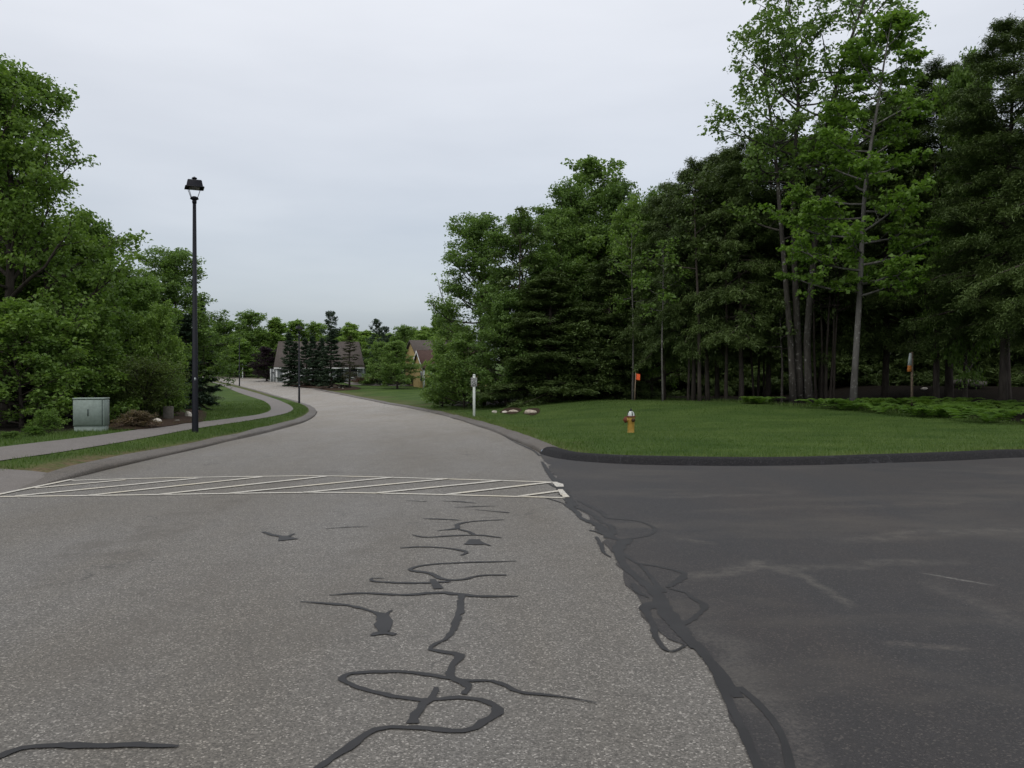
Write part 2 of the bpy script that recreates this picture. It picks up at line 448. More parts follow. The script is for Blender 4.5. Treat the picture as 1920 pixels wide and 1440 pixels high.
M_road = asphalt('worn_grey_asphalt', (0.136, 0.129, 0.117), (0.050, 0.047, 0.043), (0.275, 0.263, 0.243), (0.84, 0.80, 0.73), 0.9, 1.0, None, (11.0, 50.0, (1.95, 1.93, 1.92)), scuffs=[(G(60, 1080), G(640, 872), .55, .55, (0.075, 0.066, 0.054), 2.0), (G(500, 1300), G(760, 960), .5, .4, (0.085, 0.076, 0.063), 2.0), (G(1000, 1000), G(700, 800), .5, .35, (0.09, 0.08, 0.066), 2.0), (G(150, 1330), G(420, 1050), .45, .4, (0.085, 0.075, 0.062), 2.0)], hair=(0.45, 0.012, .42))  # the distance term lightens the colour to imitate sky sheen far up the road
M_side = asphalt('dark_asphalt', (0.0215, 0.0210, 0.0225), (0.011, 0.011, 0.012), (0.055, 0.052, 0.049), (1.4, 1.22, 1.06), 0.9, 0.8, ((0.35, 0.8, 1), (0, 0, R(-24)), (0.060, 0.053, 0.045), 0.6), scuffs=[(G(1300, 1092), G(1440, 1052), .16, .5, (0.11, 0.10, 0.085), 9.0), (G(1400, 1052), G(1520, 1085), .14, .45, (0.11, 0.10, 0.085), 9.0), (G(1500, 1075), G(1600, 1138), .09, .5, (0.12, 0.11, 0.092), 12.0), (G(1420, 1068), G(1800, 1052), .22, .45, (0.10, 0.092, 0.078), 7.0), (G(1560, 1012), G(1980, 990), .26, .5, (0.10, 0.09, 0.076), 5.0), (G(1730, 1076), G(1860, 1098), .035, .7, (0.22, 0.21, 0.19), 30.0), (G(1660, 1206), G(1810, 1212), .10, .5, (0.12, 0.105, 0.088), 12.0), (G(1320, 1170), G(1470, 1360), .22, .5, (0.10, 0.092, 0.08), 30.0), (G(1260, 1012), G(1340, 1022), .14, .5, (0.10, 0.09, 0.076), 9.0), (G(1490, 1340), G(1560, 1480), .2, .45, (0.10, 0.09, 0.08), 30.0), (G(1230, 935), G(1500, 925), .2, .4, (0.09, 0.08, 0.07), 5.0), (G(1300, 960), G(1900, 940), .3, .35, (0.085, 0.075, 0.062), 4.0), (G(1760, 1090), G(1880, 1180), .2, .4, (0.10, 0.09, 0.078), 14.0)])
M_path = asphalt('path_asphalt', (0.145, 0.132, 0.122), (0.085, 0.078, 0.073), (0.21, 0.195, 0.18), (0.9, 0.86, 0.8), 0.6, 0.7, hair=(0.5, .014, .5))
M_kerb = asphalt('kerb_grey_asphalt', (0.125, 0.115, 0.104), (0.035, 0.032, 0.03), (0.20, 0.185, 0.165), (0.72, 0.66, 0.58), 0.9, hair=(1.3, 0.02, .3))
M_kerbk = asphalt('kerb_black_asphalt', (0.017, 0.017, 0.0185), (0.008, 0.008, 0.009), (0.05, 0.05, 0.05), (1.1, 1.05, 1.0), 0.6, 0.9, spec=.15, hair=(1.5, .014, 2.6))
M_seal = plain('crack_sealant_tar', (0.019, 0.0187, 0.0195), 0.6, 0.3, 0, 0.25, 3.0)
M_paint = None
def road_paint():
    m, n, l = new_mat('worn_white_paint')
    b, o = out_bsdf(n, l, 0.8, 0.3)
    f = noise(n, l, coords(n), 38.0, 4, 0.7)
    g = noise(n, l, coords(n), 1.3, 3)
    c = ramp_of(n, l, f, [(0.36, (0.20, 0.19, 0.17)), (0.47, (0.48, 0.46, 0.41)), (0.72, (0.60, 0.58, 0.53))])
    c = mixc(n, l, ramp_of(n, l, g, [(0.45, (0, 0, 0)), (0.7, (0.35,) * 3)]), c, (0.52, 0.44, 0.27))
    l.new(c, b.inputs['Base Color'])
    return m
M_paint = road_paint()

def ground_mat():
    m, n, l = new_mat('lawn_and_forest_floor')
    b, o = out_bsdf(n, l, 0.95, 0.1)
    co = coords(n)
    f1 = noise(n, l, co, 0.35, 4); f2 = noise(n, l, co, 14.0, 5, 0.7); f3 = noise(n, l, coords(n, (0.25, 1.6, 1), l, (0, 0, R(-12))), 1.0, 3)
    g = ramp_of(n, l, f1, [(0.3, (0.035, 0.068, 0.015)), (0.7, (0.068, 0.108, 0.026))])
    g = mixc(n, l, 0.8, g, ramp_of(n, l, f2, [(0.25, (0.5, 0.55, 0.5)), (0.75, (1.45, 1.4, 1.3))]), 'MULTIPLY')
    g = mixc(n, l, 0.6, g, ramp_of(n, l, f3, [(0.35, (0.72, 0.75, 0.72)), (0.65, (1.25, 1.22, 1.2))]), 'MULTIPLY')
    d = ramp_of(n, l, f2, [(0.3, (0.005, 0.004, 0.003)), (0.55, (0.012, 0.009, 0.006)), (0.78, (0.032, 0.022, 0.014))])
    at = n.new('ShaderNodeAttribute'); at.attribute_name = 'litter'
    dirt = ramp_of(n, l, f2, [(0.3, (0.09, 0.06, 0.035)), (0.7, (0.20, 0.15, 0.095))])
    at2 = n.new('ShaderNodeAttribute'); at2.attribute_name = 'dry'
    k2 = n.new('ShaderNodeMath'); k2.operation = 'MULTIPLY'
    l.new(at2.outputs['Fac'], k2.inputs[0]); l.new(ramp_of(n, l, noise(n, l, co, 2.2, 5, 0.7), [(0.35, (0.15,) * 3), (0.6, (1.2,) * 3)]), k2.inputs[1])
    g = mixc(n, l, k2.outputs[0], g, dirt)
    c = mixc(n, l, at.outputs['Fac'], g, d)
    l.new(c, b.inputs['Base Color'])
    bump(n, l, f2, 0.8, 0.05, b)
    return m
M_ground = ground_mat()
M_mulch = plain('brown_mulch', (0.040, 0.026, 0.017), 0.95, 0.1, 0, 0.6, 22.0, 0.8)
M_bark_g = bark_mat('grey_bark_lichen', (0.030, 0.027, 0.023), (0.085, 0.078, 0.068), (0.24, 0.24, 0.215))
M_bark_d = bark_mat('dark_bark', (0.030, 0.025, 0.021), (0.090, 0.077, 0.066))
M_bark_p = bark_mat('pale_bark', (0.06, 0.057, 0.052), (0.15, 0.145, 0.134), (0.26, 0.26, 0.24), 4.0)
M_maple = leaf_mat('maple_leaves', (0.072, 0.132, 0.031), (0.133, 0.222, 0.051), (0.217, 0.315, 0.078))
M_oak = leaf_mat('oak_leaves', (0.077, 0.137, 0.039), (0.134, 0.218, 0.061), (0.211, 0.309, 0.089))
M_sap = leaf_mat('fresh_maple_leaves', (0.079, 0.157, 0.026), (0.127, 0.224, 0.040), (0.187, 0.291, 0.061), 0.4)
M_far = leaf_mat('spring_leaves', (0.111, 0.190, 0.043), (0.179, 0.280, 0.066), (0.253, 0.363, 0.095))
M_hem = leaf_mat('hemlock_needles', (0.042, 0.071, 0.022), (0.080, 0.121, 0.035), (0.126, 0.180, 0.054), 0.15)
M_spr = leaf_mat('spruce_needles', (0.026, 0.050, 0.029), (0.043, 0.075, 0.043), (0.078, 0.115, 0.065), 0.1)
M_sprb = leaf_mat('sparse_spruce_needles', (0.035, 0.045, 0.022), (0.065, 0.075, 0.035), (0.11, 0.115, 0.06), 0.1)
M_plum = leaf_mat('purple_plum_leaves', (0.010, 0.006, 0.009), (0.022, 0.012, 0.018), (0.04, 0.022, 0.03), 0.15)
M_olive = leaf_mat('olive_shrub_leaves', (0.054, 0.085, 0.022), (0.099, 0.142, 0.037), (0.162, 0.218, 0.068))
M_azal = leaf_mat('reddish_azalea_leaves', (0.072, 0.065, 0.039), (0.169, 0.130, 0.085), (0.351, 0.234, 0.182))
M_pink = leaf_mat('pink_shrub_leaves', (0.06, 0.03, 0.025), (0.13, 0.07, 0.06), (0.28, 0.16, 0.15))
M_hedge = leaf_mat('dark_hedge_leaves', (0.014, 0.031, 0.014), (0.025, 0.050, 0.020), (0.042, 0.077, 0.028), 0.1)
M_wht = leaf_mat('white_flowering_leaves', (0.05, 0.08, 0.025), (0.10, 0.14, 0.05), (0.45, 0.47, 0.38), 0.2)
M_fern = leaf_mat('fern_fronds', (0.050, 0.105, 0.018), (0.101, 0.185, 0.031), (0.171, 0.259, 0.050), 0.4)
M_grass = leaf_mat('grass_blades', (0.039, 0.081, 0.014), (0.069, 0.122, 0.024), (0.127, 0.177, 0.052), 0.3)
M_black = plain('black_painted_metal', (0.007, 0.008, 0.012), 0.55, 0.2, 0, 0.2, 3.0)
M_lens = plain('grey_lens', (0.18, 0.18, 0.19), 0.3, 0.5, 0, 0.1, 8.0)
M_wpost = plain('white_painted_post', (0.62, 0.66, 0.62), 0.6, 0.3, 0, 0.08, 5.0)
M_plate = plain('sign_sheet_white', (0.40, 0.41, 0.40), 0.5, 0.4, 0, 0.06, 3.0)
M_ink = plain('sign_black_ink', (0.012, 0.012, 0.013), 0.5, 0.3, 0, 0.1, 5.0)
M_green = plain('weathered_green_enamel', (0.205, 0.25, 0.222), 0.6, 0.3, 0, 0.14, 11.0, 0.15)
M_greend = plain('dark_green_gap', (0.03, 0.045, 0.04), 0.7, 0.2, 0, 0.1, 5.0)
M_hyd = plain('yellow_hydrant_paint', (0.36, 0.215, 0.036), 0.5, 0.4, 0, 0.22, 9.0)
M_hydw = plain('white_bonnet_paint', (0.48, 0.52, 0.48), 0.5, 0.4, 0, 0.15, 9.0)
M_hydr = plain('rusty_red_cap', (0.13, 0.035, 0.018), 0.7, 0.3, 0, 0.4, 16.0)
M_hydd = plain('dark_brown_cap', (0.045, 0.022, 0.008), 0.7, 0.3, 0, 0.3, 12.0)
M_rock = plain('pale_rock', (0.42, 0.37, 0.30), 0.9, 0.2, 0, 0.35, 7.0, 0.6)
M_rockw = plain('white_rock', (0.58, 0.54, 0.47), 0.9, 0.2, 0, 0.3, 7.0, 0.6)
M_stone = plain('grey_stone', (0.12, 0.11, 0.092), 0.9, 0.2, 0, 0.3, 9.0, 0.5)
M_orange = plain('orange_flagging', (0.85, 0.13, 0.035), 0.5, 0.3, 0, 0.1, 5.0)
M_stake = plain('raw_wood_stake', (0.22, 0.17, 0.12), 0.8, 0.2, 0, 0.2, 12.0)
M_wboard = plain('white_board', (0.74, 0.80, 0.80), 0.6, 0.3, 0, 0.1, 5.0)
M_oboard = plain('orange_board', (0.66, 0.25, 0.06), 0.6, 0.3, 0, 0.15, 5.0)
def siding(name, col, sc=9.0):
    m, n, l = new_mat(name)
    b, o = out_bsdf(n, l, 0.75, 0.25)
    w = n.new('ShaderNodeTexWave'); w.bands_direction = 'Z'; w.wave_profile = 'SAW'
    w.inputs['Scale'].default_value = sc / 6.28; l.new(coords(n), w.inputs['Vector'])
    c = ramp_of(n, l, noise(n, l, coords(n), 2.0), [(0.3, tuple(x * 0.9 for x in col)), (0.7, tuple(x * 1.08 for x in col))])
    l.new(mixc(n, l, 0.6, c, ramp_of(n, l, w.outputs['Fac'], [(0.0, (0.8,) * 3), (0.15, (1.0,) * 3)]), 'MULTIPLY'), b.inputs['Base Color'])
    bump(n, l, w.outputs['Fac'], 0.6, 0.03, b)
    return m
def shingles(name, col):
    m, n, l = new_mat(name)
    b, o = out_bsdf(n, l, 0.9, 0.15)
    br = n.new('ShaderNodeTexBrick'); br.inputs['Scale'].default_value = 3.0
    br.inputs['Color1'].default_value = (*[x * 0.85 for x in col], 1); br.inputs['Color2'].default_value = (*[x * 1.15 for x in col], 1)
    br.inputs['Mortar'].default_value = (*[x * 0.55 for x in col], 1); br.inputs['Mortar Size'].default_value = 0.03
    l.new(coords(n), br.inputs['Vector'])
    l.new(mixc(n, l, 0.5, br.outputs['Color'], ramp_of(n, l, noise(n, l, coords(n), 0.8), [(0.3, (0.85,) * 3), (0.7, (1.15,) * 3)]), 'MULTIPLY'), b.inputs['Base Color'])
    return m
M_sidg = siding('grey_clapboard', (0.20, 0.22, 0.22)); M_sidy = siding('yellow_clapboard', (0.42, 0.31, 0.13))
M_roof = shingles('brown_shingles', (0.098, 0.084, 0.075)); M_roofr = shingles('red_brown_shingles', (0.085, 0.053, 0.045))
M_trim = plain('white_trim', (0.60, 0.62, 0.60), 0.6, 0.3, 0, 0.06, 3.0)
M_pane = plain('window_glass', (0.03, 0.035, 0.038), 0.12, 0.5, 0, 0.2, 1.0)

# ================================================================== ground, roads, kerbs
def cdt_sheet(name, poly, pts, zf, mat, dz=0.0):
    poly = np.asarray(poly); k = len(poly)
    d = dist_line(pts[:, 0], pts[:, 1], np.vstack([poly, poly[:1]]))
    keep = inside(pts[:, 0], pts[:, 1], poly) & (d > 0.12)
    allp = np.vstack([poly, pts[keep]])
    v, e, f, _, _, _ = delaunay_2d_cdt([Vector((float(a), float(b))) for a, b in allp], [], [list(range(k))], 1, 1e-5)
    v = np.array([(p.x, p.y) for p in v]); z = zf(v[:, 0], v[:, 1]) + dz
    T = [[t[0], t[i], t[i + 1]] for t in f for i in range(1, len(t) - 1)]
    return Geo().add(np.column_stack([v, z]), None, T)

def grid(x0, x1, y0, y1, s, jit=0.2):
    X, Y = np.meshgrid(np.arange(x0, x1, s), np.arange(y0, y1, s))
    P = np.stack([X.ravel(), Y.ravel()], 1)
    return P + RNG.uniform(-jit, jit, P.shape) * s
i0 = int(np.argmax(Lk[:, 1] > 9)); i1 = int(np.argmax(Lk[:, 1] > 90))
pts = np.vstack([Lk[i0:i1] + nL[i0:i1] * q for q in (.6, .85, 1.15, 1.5, 1.9, 2.35, 2.9, 3.6)] + [grid(-32, 32, 8, 66, 1.1), grid(-100, 90, 66, 190, 4.0), grid(-300, -34, -10, 64, 9.0), grid(34, 320, 30, 64, 9.0), grid(-310, 320, 192, 450, 15.0)])
mound = cdt_sheet('ground', P_left, pts, zleft, M_ground)
g2 = cdt_sheet('ground', P_right, pts, zright, M_ground)
gV1 = mound.n
mound.add(g2.V[0], None, g2.T[0])
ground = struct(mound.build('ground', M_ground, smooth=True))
# where the woods begin: leaf litter instead of lawn
wood_px_r = [(820, 764), (860, 768), (900, 766), (960, 757), (1000, 751), (1100, 748), (1200, 748), (1300, 751), (1400, 756), (1480, 762), (1560, 766), (1600, 770), (1700, 777), (1800, 786), (1920, 797)]
edge_r = GL(wood_px_r, zright)[:, :2]
wood_r = np.vstack([edge_r, [(60, 26), (330, 60), (330, 300), (40, 130), (4, 100), (-5, 75)]])
wood_px_l = [(-300, 842), (0, 822), (60, 816), (138, 810), (200, 806), (300, 785), (330, 775), (345, 760), (362, 740), (385, 727), (396, 718)]
edge_l = GL(wood_px_l, zleft)[:, :2]
wood_l = np.vstack([edge_l, [(-70, 135), (-120, 150), (-200, 60), (-60, -5), (-20, 8)]])
co = np.zeros(len(ground.data.vertices) * 3); ground.data.vertices.foreach_get('co', co); co = co.reshape(-1, 3)
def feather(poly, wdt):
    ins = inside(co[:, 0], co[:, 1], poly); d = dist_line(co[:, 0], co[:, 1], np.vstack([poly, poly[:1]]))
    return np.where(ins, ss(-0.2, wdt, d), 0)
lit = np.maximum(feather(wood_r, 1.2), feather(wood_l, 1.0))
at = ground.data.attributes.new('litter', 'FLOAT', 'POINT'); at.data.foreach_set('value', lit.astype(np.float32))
dk = dist_line(co[:, 0], co[:, 1], Lk)
dry = (1 - ss(0.45, 0.95, dk)) * (1 - ss(17, 24, co[:, 1])) + (1 - ss(14.3, 15.4, co[:, 1])) * (co[:, 0] < 0)
dry = np.maximum(dry, (1 - ss(0.5, 1.35, dk)) * (1 - ss(16.2, 19.0, co[:, 1])) * (co[:, 0] < 0))
dry = np.maximum(dry, 0.55 * (1 - ss(0.42, 0.7, np.minimum(dk, dist_line(co[:, 0], co[:, 1], Rfull)))))
at = ground.data.attributes.new('dry', 'FLOAT', 'POINT'); at.data.foreach_set('value', np.clip(dry, 0, 1).astype(np.float32))

def loft(A, B, zf, n, k, dz):
    a, b = resample(A, n), resample(B, n)
    t = np.linspace(0, 1, k)[None, :, None]
    P = a[:, None] * (1 - t) + b[:, None] * t
    z = zf(P[..., 0], P[..., 1]) + dz
    V = np.concatenate([P, z[..., None]], -1).reshape(-1, 3)
    i = np.arange(n - 1)[:, None] * k; j = np.arange(k - 1)[None]
    Q = np.stack([i + j, i + j + 1, i + k + j + 1, i + k + j], -1).reshape(-1, 4)
    return Geo().add(V, Q)
LkW = Lk + nL * 0.2
east = catmull(np.vstack([[(2.6, -16), (2.6, 0), (2.4, 8), (2.0, 14), (1.2, 18)], Rk[2::6]]), 0.8)
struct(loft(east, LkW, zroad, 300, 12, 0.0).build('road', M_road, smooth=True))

bound_px = [(1012, 850), (1017, 860), (1027, 872), (1036, 888), (1047, 905), (1060, 930), (1078, 952), (1100, 975), (1122, 1000), (1148, 1035), (1163, 1070), (1186, 1105), (1203, 1135), (1212, 1155), (1262, 1200), (1308, 1222), (1334, 1260), (1354, 1310), (1384, 1370), (1408, 1425)]
bl = catmull(np.vstack([GL(bound_px)[:, :2], [(1.15, 3.0), (1.0, 1.0), (1.05, -4), (1.0, -16)]]), 0.12)
bl[:, 0] += 0.035 * np.interp(np.arange(len(bl)), np.arange(0, len(bl), 2), RNG.normal(0, 1, len(np.arange(0, len(bl), 2)))) * (bl[:, 1] < 18)
poly_side = np.vstack([bl[::-1][:-1], Sk[1:], [(62, -16)]])
struct(cdt_sheet('side_street', poly_side, np.vstack([grid(1, 20, -10, 20, 1.2), grid(20, 62, -10, 26, 5)]), zroad, M_side, 0.005).build('side_street', M_side, smooth=True))

def kerb(name, L, Nn, mat, prof, taper=None):
    n = len(L); k = len(prof); V = []
    jit = np.interp(np.arange(n), np.arange(0, n, 3), RNG.normal(0, 1, len(np.arange(0, n, 3))))
    tp = np.ones(n) if taper is None else taper(L)
    z = zroad(L[:, 0], L[:, 1])
    for i, (d, h) in enumerate(prof):
        p = L + Nn * (d + (0.022 * jit if 0 < i < k - 1 else 0 * jit))[:, None]
        V.append(np.column_stack([p, z + (h + (0.012 * np.roll(jit, i) if 0 < i < k - 1 else 0)) * (tp if h > 0 else 1)]))
    V = np.stack(V, 1).reshape(-1, 3)
    i = np.arange(n - 1)[:, None] * k; j = np.arange(k - 1)[None]
    Q = np.stack([i + j, i + k + j, i + k + j + 1, i + j + 1], -1).reshape(-1, 4)
    return Geo().add(V, Q).build(name, mat, smooth=True)
prof_g = [(-0.01, -0.03), (0.0, 0.02), (0.012, 0.06), (0.035, 0.082), (0.09, 0.096), (0.25, 0.112), (0.40, 0.118), (0.48, 0.112), (0.56, 0.02)]
i0 = int(np.argmax(Lk[:, 1] > 12.6))
tag(kerb('asphalt_kerb', Lk[i0:], nL[i0:], M_kerb, prof_g, lambda L: ss(12.6, 15.6, L[:, 1]) * 0.97 + 0.03), "long low grey asphalt kerb along the grass verge, left side of the road", "kerb", "road kerbs")
tag(kerb('asphalt_kerb', Rk, nR, M_kerb, prof_g), "long grey asphalt kerb along the right side of the road below the speed sign", "kerb", "road kerbs")
prof_k = [(-0.06, -0.03), (-0.03, 0.015), (0.02, 0.05), (0.07, 0.115), (0.15, 0.148), (0.30, 0.152), (0.42, 0.13), (0.52, 0.10), (0.58, 0.02)]
tag(kerb('asphalt_kerb', Sk, nS, M_kerbk, prof_k), "black rounded asphalt kerb between the dark side street and the lawn", "kerb", "road kerbs")

pl_px = [(-260, 902), (-120, 886), (0, 868), (133, 847), (267, 823), (350, 807), (400, 799), (467, 789), (517, 780), (543, 772.5), (549, 765), (533, 755), (500, 743), (467, 733), (433, 724), (400, 716)]
pu_px = [(-260, 862), (-120, 853), (0, 842), (100, 828), (200, 815), (300, 800), (333, 796), (383, 791), (433, 785), (483, 778), (503, 772), (508, 765), (500, 755), (477, 746), (443, 734.5), (418, 723.5), (397, 716.5)]
PL = smooth_line(catmull(GL(pl_px, zleft)[:, :2], 0.6), 6); PU = smooth_line(catmull(GL(pu_px, zleft)[:, :2], 0.6), 6)
struct(loft(PL, PU, zleft, 260, 7, 0.016).build('path', M_path, smooth=True))
pad = np.vstack([[(-7.62, 13.9), (-7.62, 11.0), (-11.5, 10.6), (-12.5, 13.4)], GL([(-60, 884), (0, 881), (60, 885), (110, 890)], zleft)[:, :2]])
zapron = lambda X, Y: zroad(X, Y) + 0.006 + (zleft(X, Y) - zroad(X, Y) + 0.016) * ss(7.62, 7.95, -np.asarray(X))
struct(cdt_sheet('path_apron', pad, np.vstack([grid(-13, -8, 10, 15, 0.5), grid(-8.1, -7.6, 10.5, 14.5, 0.12)]), zapron, M_path, 0.0).build('path_apron', M_path, smooth=True))
dw_px = [(640, 716.5), (700, 720), (760, 721.5), (850, 722.5), (850, 725.5), (760, 724.5), (700, 723.5), (660, 722)]
dwp = GL(dw_px, zright)[:, :2]
struct(cdt_sheet('driveway', dwp, np.zeros((0, 2)), zright, M_path, 0.06).build('driveway', M_path))
dw2 = GL([(380, 699.5), (420, 698), (450, 698), (450, 700), (420, 700.5), (380, 702)], zright)[:, :2]
struct(cdt_sheet('driveway', dw2, np.zeros((0, 2)), zright, M_path, 0.10).build('driveway', M_path))

# ---------------------------------------------------------------- painted crosswalk
def ribbon(g, P, w, zf=zroad, dz=0.008, rough=0.0, step=0.12, sm=True):
    P = np.asarray(P)[:, :2]
    if len(P) > 2 and sm: P = catmull(P, step)
    else: P = resample(P, max(2, int(np.linalg.norm(P[-1] - P[0]) / 0.3)))
    n = len(P); N = normals2(P)
    w = np.interp(np.linspace(0, 1, n), np.linspace(0, 1, len(np.atleast_1d(w))), np.atleast_1d(w)) / 2
    wl_ = w * (1 + rough * RNG.normal(0, 1, n)); wr_ = w * (1 + rough * RNG.normal(0, 1, n))
    A, B = P + N * np.abs(wl_)[:, None], P - N * np.abs(wr_)[:, None]
    V = np.empty((2 * n, 3)); V[0::2, :2] = A; V[1::2, :2] = B
    V[:, 2] = zf(V[:, 0], V[:, 1]) + dz
    i = np.arange(n - 1) * 2
    g.add(V, np.stack([i, i + 1, i + 3, i + 2], 1))
cw = Geo()
top_l = GL([(135, 901.5), (300, 897), (480, 894), (610, 893), (740, 896), (880, 900), (1045, 905)])[:, :2]
bot_l = GL([(-40, 932.5), (0, 932), (200, 929.5), (400, 926.5), (600, 924), (760, 926.5), (900, 930), (1060, 934)])[:, :2]
ribbon(cw, top_l, 0.10, rough=0.05); ribbon(cw, bot_l, 0.10, rough=0.05)
ribbon(cw, GL([(-30, 934), (135, 900)]), 0.10, rough=0.05, dz=0.013)
for k, (a, b) in enumerate([((65, 916), (235, 900.5)), ((30, 931), (370, 897.5)), ((165, 930), (490, 895)), ((300, 928), (610, 894)), ((430, 926), (735, 896)), ((570, 924.5), (840, 898.5)), ((705, 925.5), (940, 902)), ((840, 928), (1030, 905.5)), ((975, 931.5), (1052, 921))]):
    ribbon(cw, GL([a, b]), 0.115, rough=0.06, dz=0.0105 + 0.0003 * k)
ribbon(cw, GL([(1041, 906), (1046, 909), (1051, 914)]), [.10, .17, .12], rough=0.15, dz=0.014)
ribbon(cw, GL([(1050, 919), (1055, 926), (1062, 934)]), [.08, .09, .10], rough=0.1, dz=0.015)
struct(cw.build('crosswalk_marking', M_paint))

# ---------------------------------------------------------------- tar sealed cracks (traced on the road plane)
sl = Geo(); nsl = [0]
def seal(px, w, rough=0.24):
    w = [q * 0.86 for q in w]
    nsl[0] += 1
    ribbon(sl, GL(px), w, dz=0.0065 + 0.00004 * nsl[0], rough=rough, step=0.05)
seal([(590, 1446), (650, 1405), (705, 1370), (760, 1366), (820, 1369), (868, 1372), (905, 1355), (932, 1338), (928, 1325), (900, 1313), (860, 1310), (790, 1313), (735, 1306), (680, 1293), (648, 1280), (642, 1272), (658, 1264), (700, 1261), (760, 1261), (815, 1268), (865, 1277), (920, 1278), (950, 1288), (975, 1299), (1030, 1305), (1075, 1311), (1120, 1320)], [.05, .055, .05, .06, .06, .05, .045, .045, .04, .045, .05, .05, .04, .03, .01])
seal([(773, 1358), (778, 1340), (793, 1322), (810, 1310), (818, 1290)], [.065, .065, .05, .03])
seal([(870, 1303), (878, 1292), (868, 1280), (845, 1270), (848, 1250), (862, 1230), (836, 1224), (806, 1219), (818, 1208), (840, 1195), (852, 1175), (862, 1150), (864, 1125), (868, 1115)], [.04, .06, .065, .065, .06, .05, .03, .05, .06, .07, .075, .07, .06, .07])
seal([(617, 1117), (680, 1113), (760, 1116), (820, 1112), (860, 1115), (900, 1119), (972, 1119)], [.02, .05, .05, .07, .08, .06, .025])
seal([(563, 1129), (620, 1133), (660, 1137), (690, 1145), (712, 1153), (720, 1160), (718, 1175), (722, 1185)], [.02, .04, .045, .04, .03, .10, .13, .08])
seal([(697, 1193), (715, 1187), (742, 1191)], [.05, .09, .05]); seal([(735, 1145), (722, 1155), (712, 1172), (722, 1190)], [.02, .07, .10, .04])
seal([(950, 1079), (900, 1080), (865, 1088), (830, 1086), (805, 1076), (768, 1069), (800, 1060), (860, 1056), (968, 1053)], [.04, .05, .05, .06, .05, .035, .045, .045, .02])
seal([(810, 1087), (820, 1105)], [.05, .11]); seal([(845, 1091), (790, 1094), (730, 1093), (697, 1090), (699, 1085), (720, 1085)], [.05, .05, .05, .04, .02])
seal([(750, 1028), (800, 1026), (850, 1030), (875, 1036), (864, 1042)], [.03, .045, .045, .06, .03])
seal([(772, 1003), (800, 1008), (850, 1005), (900, 1004), (940, 1009)], [.02, .05, .05, .06, .03])
seal([(944, 975), (890, 978), (860, 983), (855, 991), (820, 996)], [.03, .05, .06, .08, .02]); seal([(860, 993), (880, 998), (892, 1004)], [.05, .06, .05])
seal([(890, 1012), (886, 1022)], [.12, .26]); seal([(872, 1021), (890, 1016), (920, 1024)], [.05, .11, .03])
seal([(793, 973), (830, 974), (865, 976)], [.03, .05, .02]); seal([(760, 939), (800, 941)], [.02, .04]); seal([(828, 940), (860, 941), (893, 944)], [.02, .05, .02])
seal([(852, 952), (900, 950), (935, 949)], [.02, .05, .02]); seal([(890, 956), (955, 962)], [.02, .04])
seal([(494, 998), (510, 1003), (535, 1007), (553, 1001)], [.05, .06, .08, .02]); seal([(530, 1006), (542, 1013)], [.08, .22])
seal([(610, 992), (650, 989), (690, 988)], [.02, .035, .015])
seal([(-30, 1432), (0, 1420), (40, 1405), (100, 1399), (180, 1401), (260, 1399), (335, 1401)], [.05, .05, .055, .06, .06, .055, .02])
def seam(px, w, rough=0.2): seal(px, [q * 0.62 for q in w], rough)
# messy seam between the old and the new asphalt
seam([(1008, 930), (1040, 939), (1058, 945)], [.02, .05, .05]); seam([(1016, 866), (1030, 888), (1046, 908), (1062, 932), (1075, 950)], [.10, .16, .20, .30, .25], .2)
seam([(1030, 908), (1044, 914), (1060, 920)], [.08, .14, .2], .2); seam([(1060, 945), (1080, 960), (1090, 972), (1120, 985), (1135, 1000)], [.14, .16, .12, .20, .28], .2)
seam([(1085, 940), (1110, 952), (1130, 962), (1140, 972), (1190, 977), (1215, 984), (1228, 994), (1215, 1005), (1180, 1011), (1160, 1013), (1130, 1000)], [.08, .12, .16, .12, .08, .09, .09, .09, .12, .2], .15)
seam([(1060, 948), (1095, 957), (1115, 968), (1128, 980), (1148, 990), (1140, 1010)], [.1, .1, .14, .10, .2, .18], .2); seam([(1105, 995), (1130, 1000)], [.05, .09])
seam([(1118, 1007), (1128, 1025), (1132, 1037), (1146, 1046)], [.06, .09, .08, .03]); seam([(1175, 1012), (1160, 1030), (1165, 1052), (1180, 1072), (1205, 1092), (1232, 1115), (1240, 1132)], [.3, .26, .16, .13, .13, .18, .22], .15)
seam([(1170, 1040), (1195, 1057), (1225, 1062), (1262, 1070), (1284, 1077), (1270, 1092), (1250, 1103)], [.12, .06, .08, .08, .12, .12, .08]); seam([(1200, 1060), (1222, 1085), (1240, 1112)], [.06, .08, .14])
seam([(1187, 1095), (1195, 1110), (1215, 1122)], [.07, .10, .04]); seam([(1255, 1105), (1285, 1113), (1305, 1127), (1322, 1138), (1308, 1155), (1290, 1168), (1270, 1175)], [.05, .06, .1, .1, .08, .08, .1])
seam([(1240, 1130), (1212, 1140), (1215, 1155), (1225, 1175), (1232, 1200), (1246, 1218), (1262, 1223), (1285, 1212)], [.2, .18, .10, .08, .09, .08, .05, .04]); seam([(1235, 1125), (1245, 1145), (1270, 1175), (1295, 1205), (1305, 1217)], [.2, .26, .24, .18, .13], .12)
seam([(1300, 1205), (1330, 1240), (1360, 1280), (1385, 1310)], [.16, .13, .16, .12], .06); seam([(1345, 1270), (1375, 1335), (1405, 1400), (1425, 1450)], [.10, .09, .09, .08], .06); seam([(1385, 1290), (1430, 1330), (1465, 1380), (1485, 1450)], [.09, .08, .07, .08], .06)
seam([(985, 838), (1000, 845), (1012, 855)], [.12, .10, .1], .2); seam([(940, 815), (965, 829), (985, 838)], [.05, .07, .1], .2)
seam([(835, 806), (870, 807), (915, 812)], [.02, .06, .03])
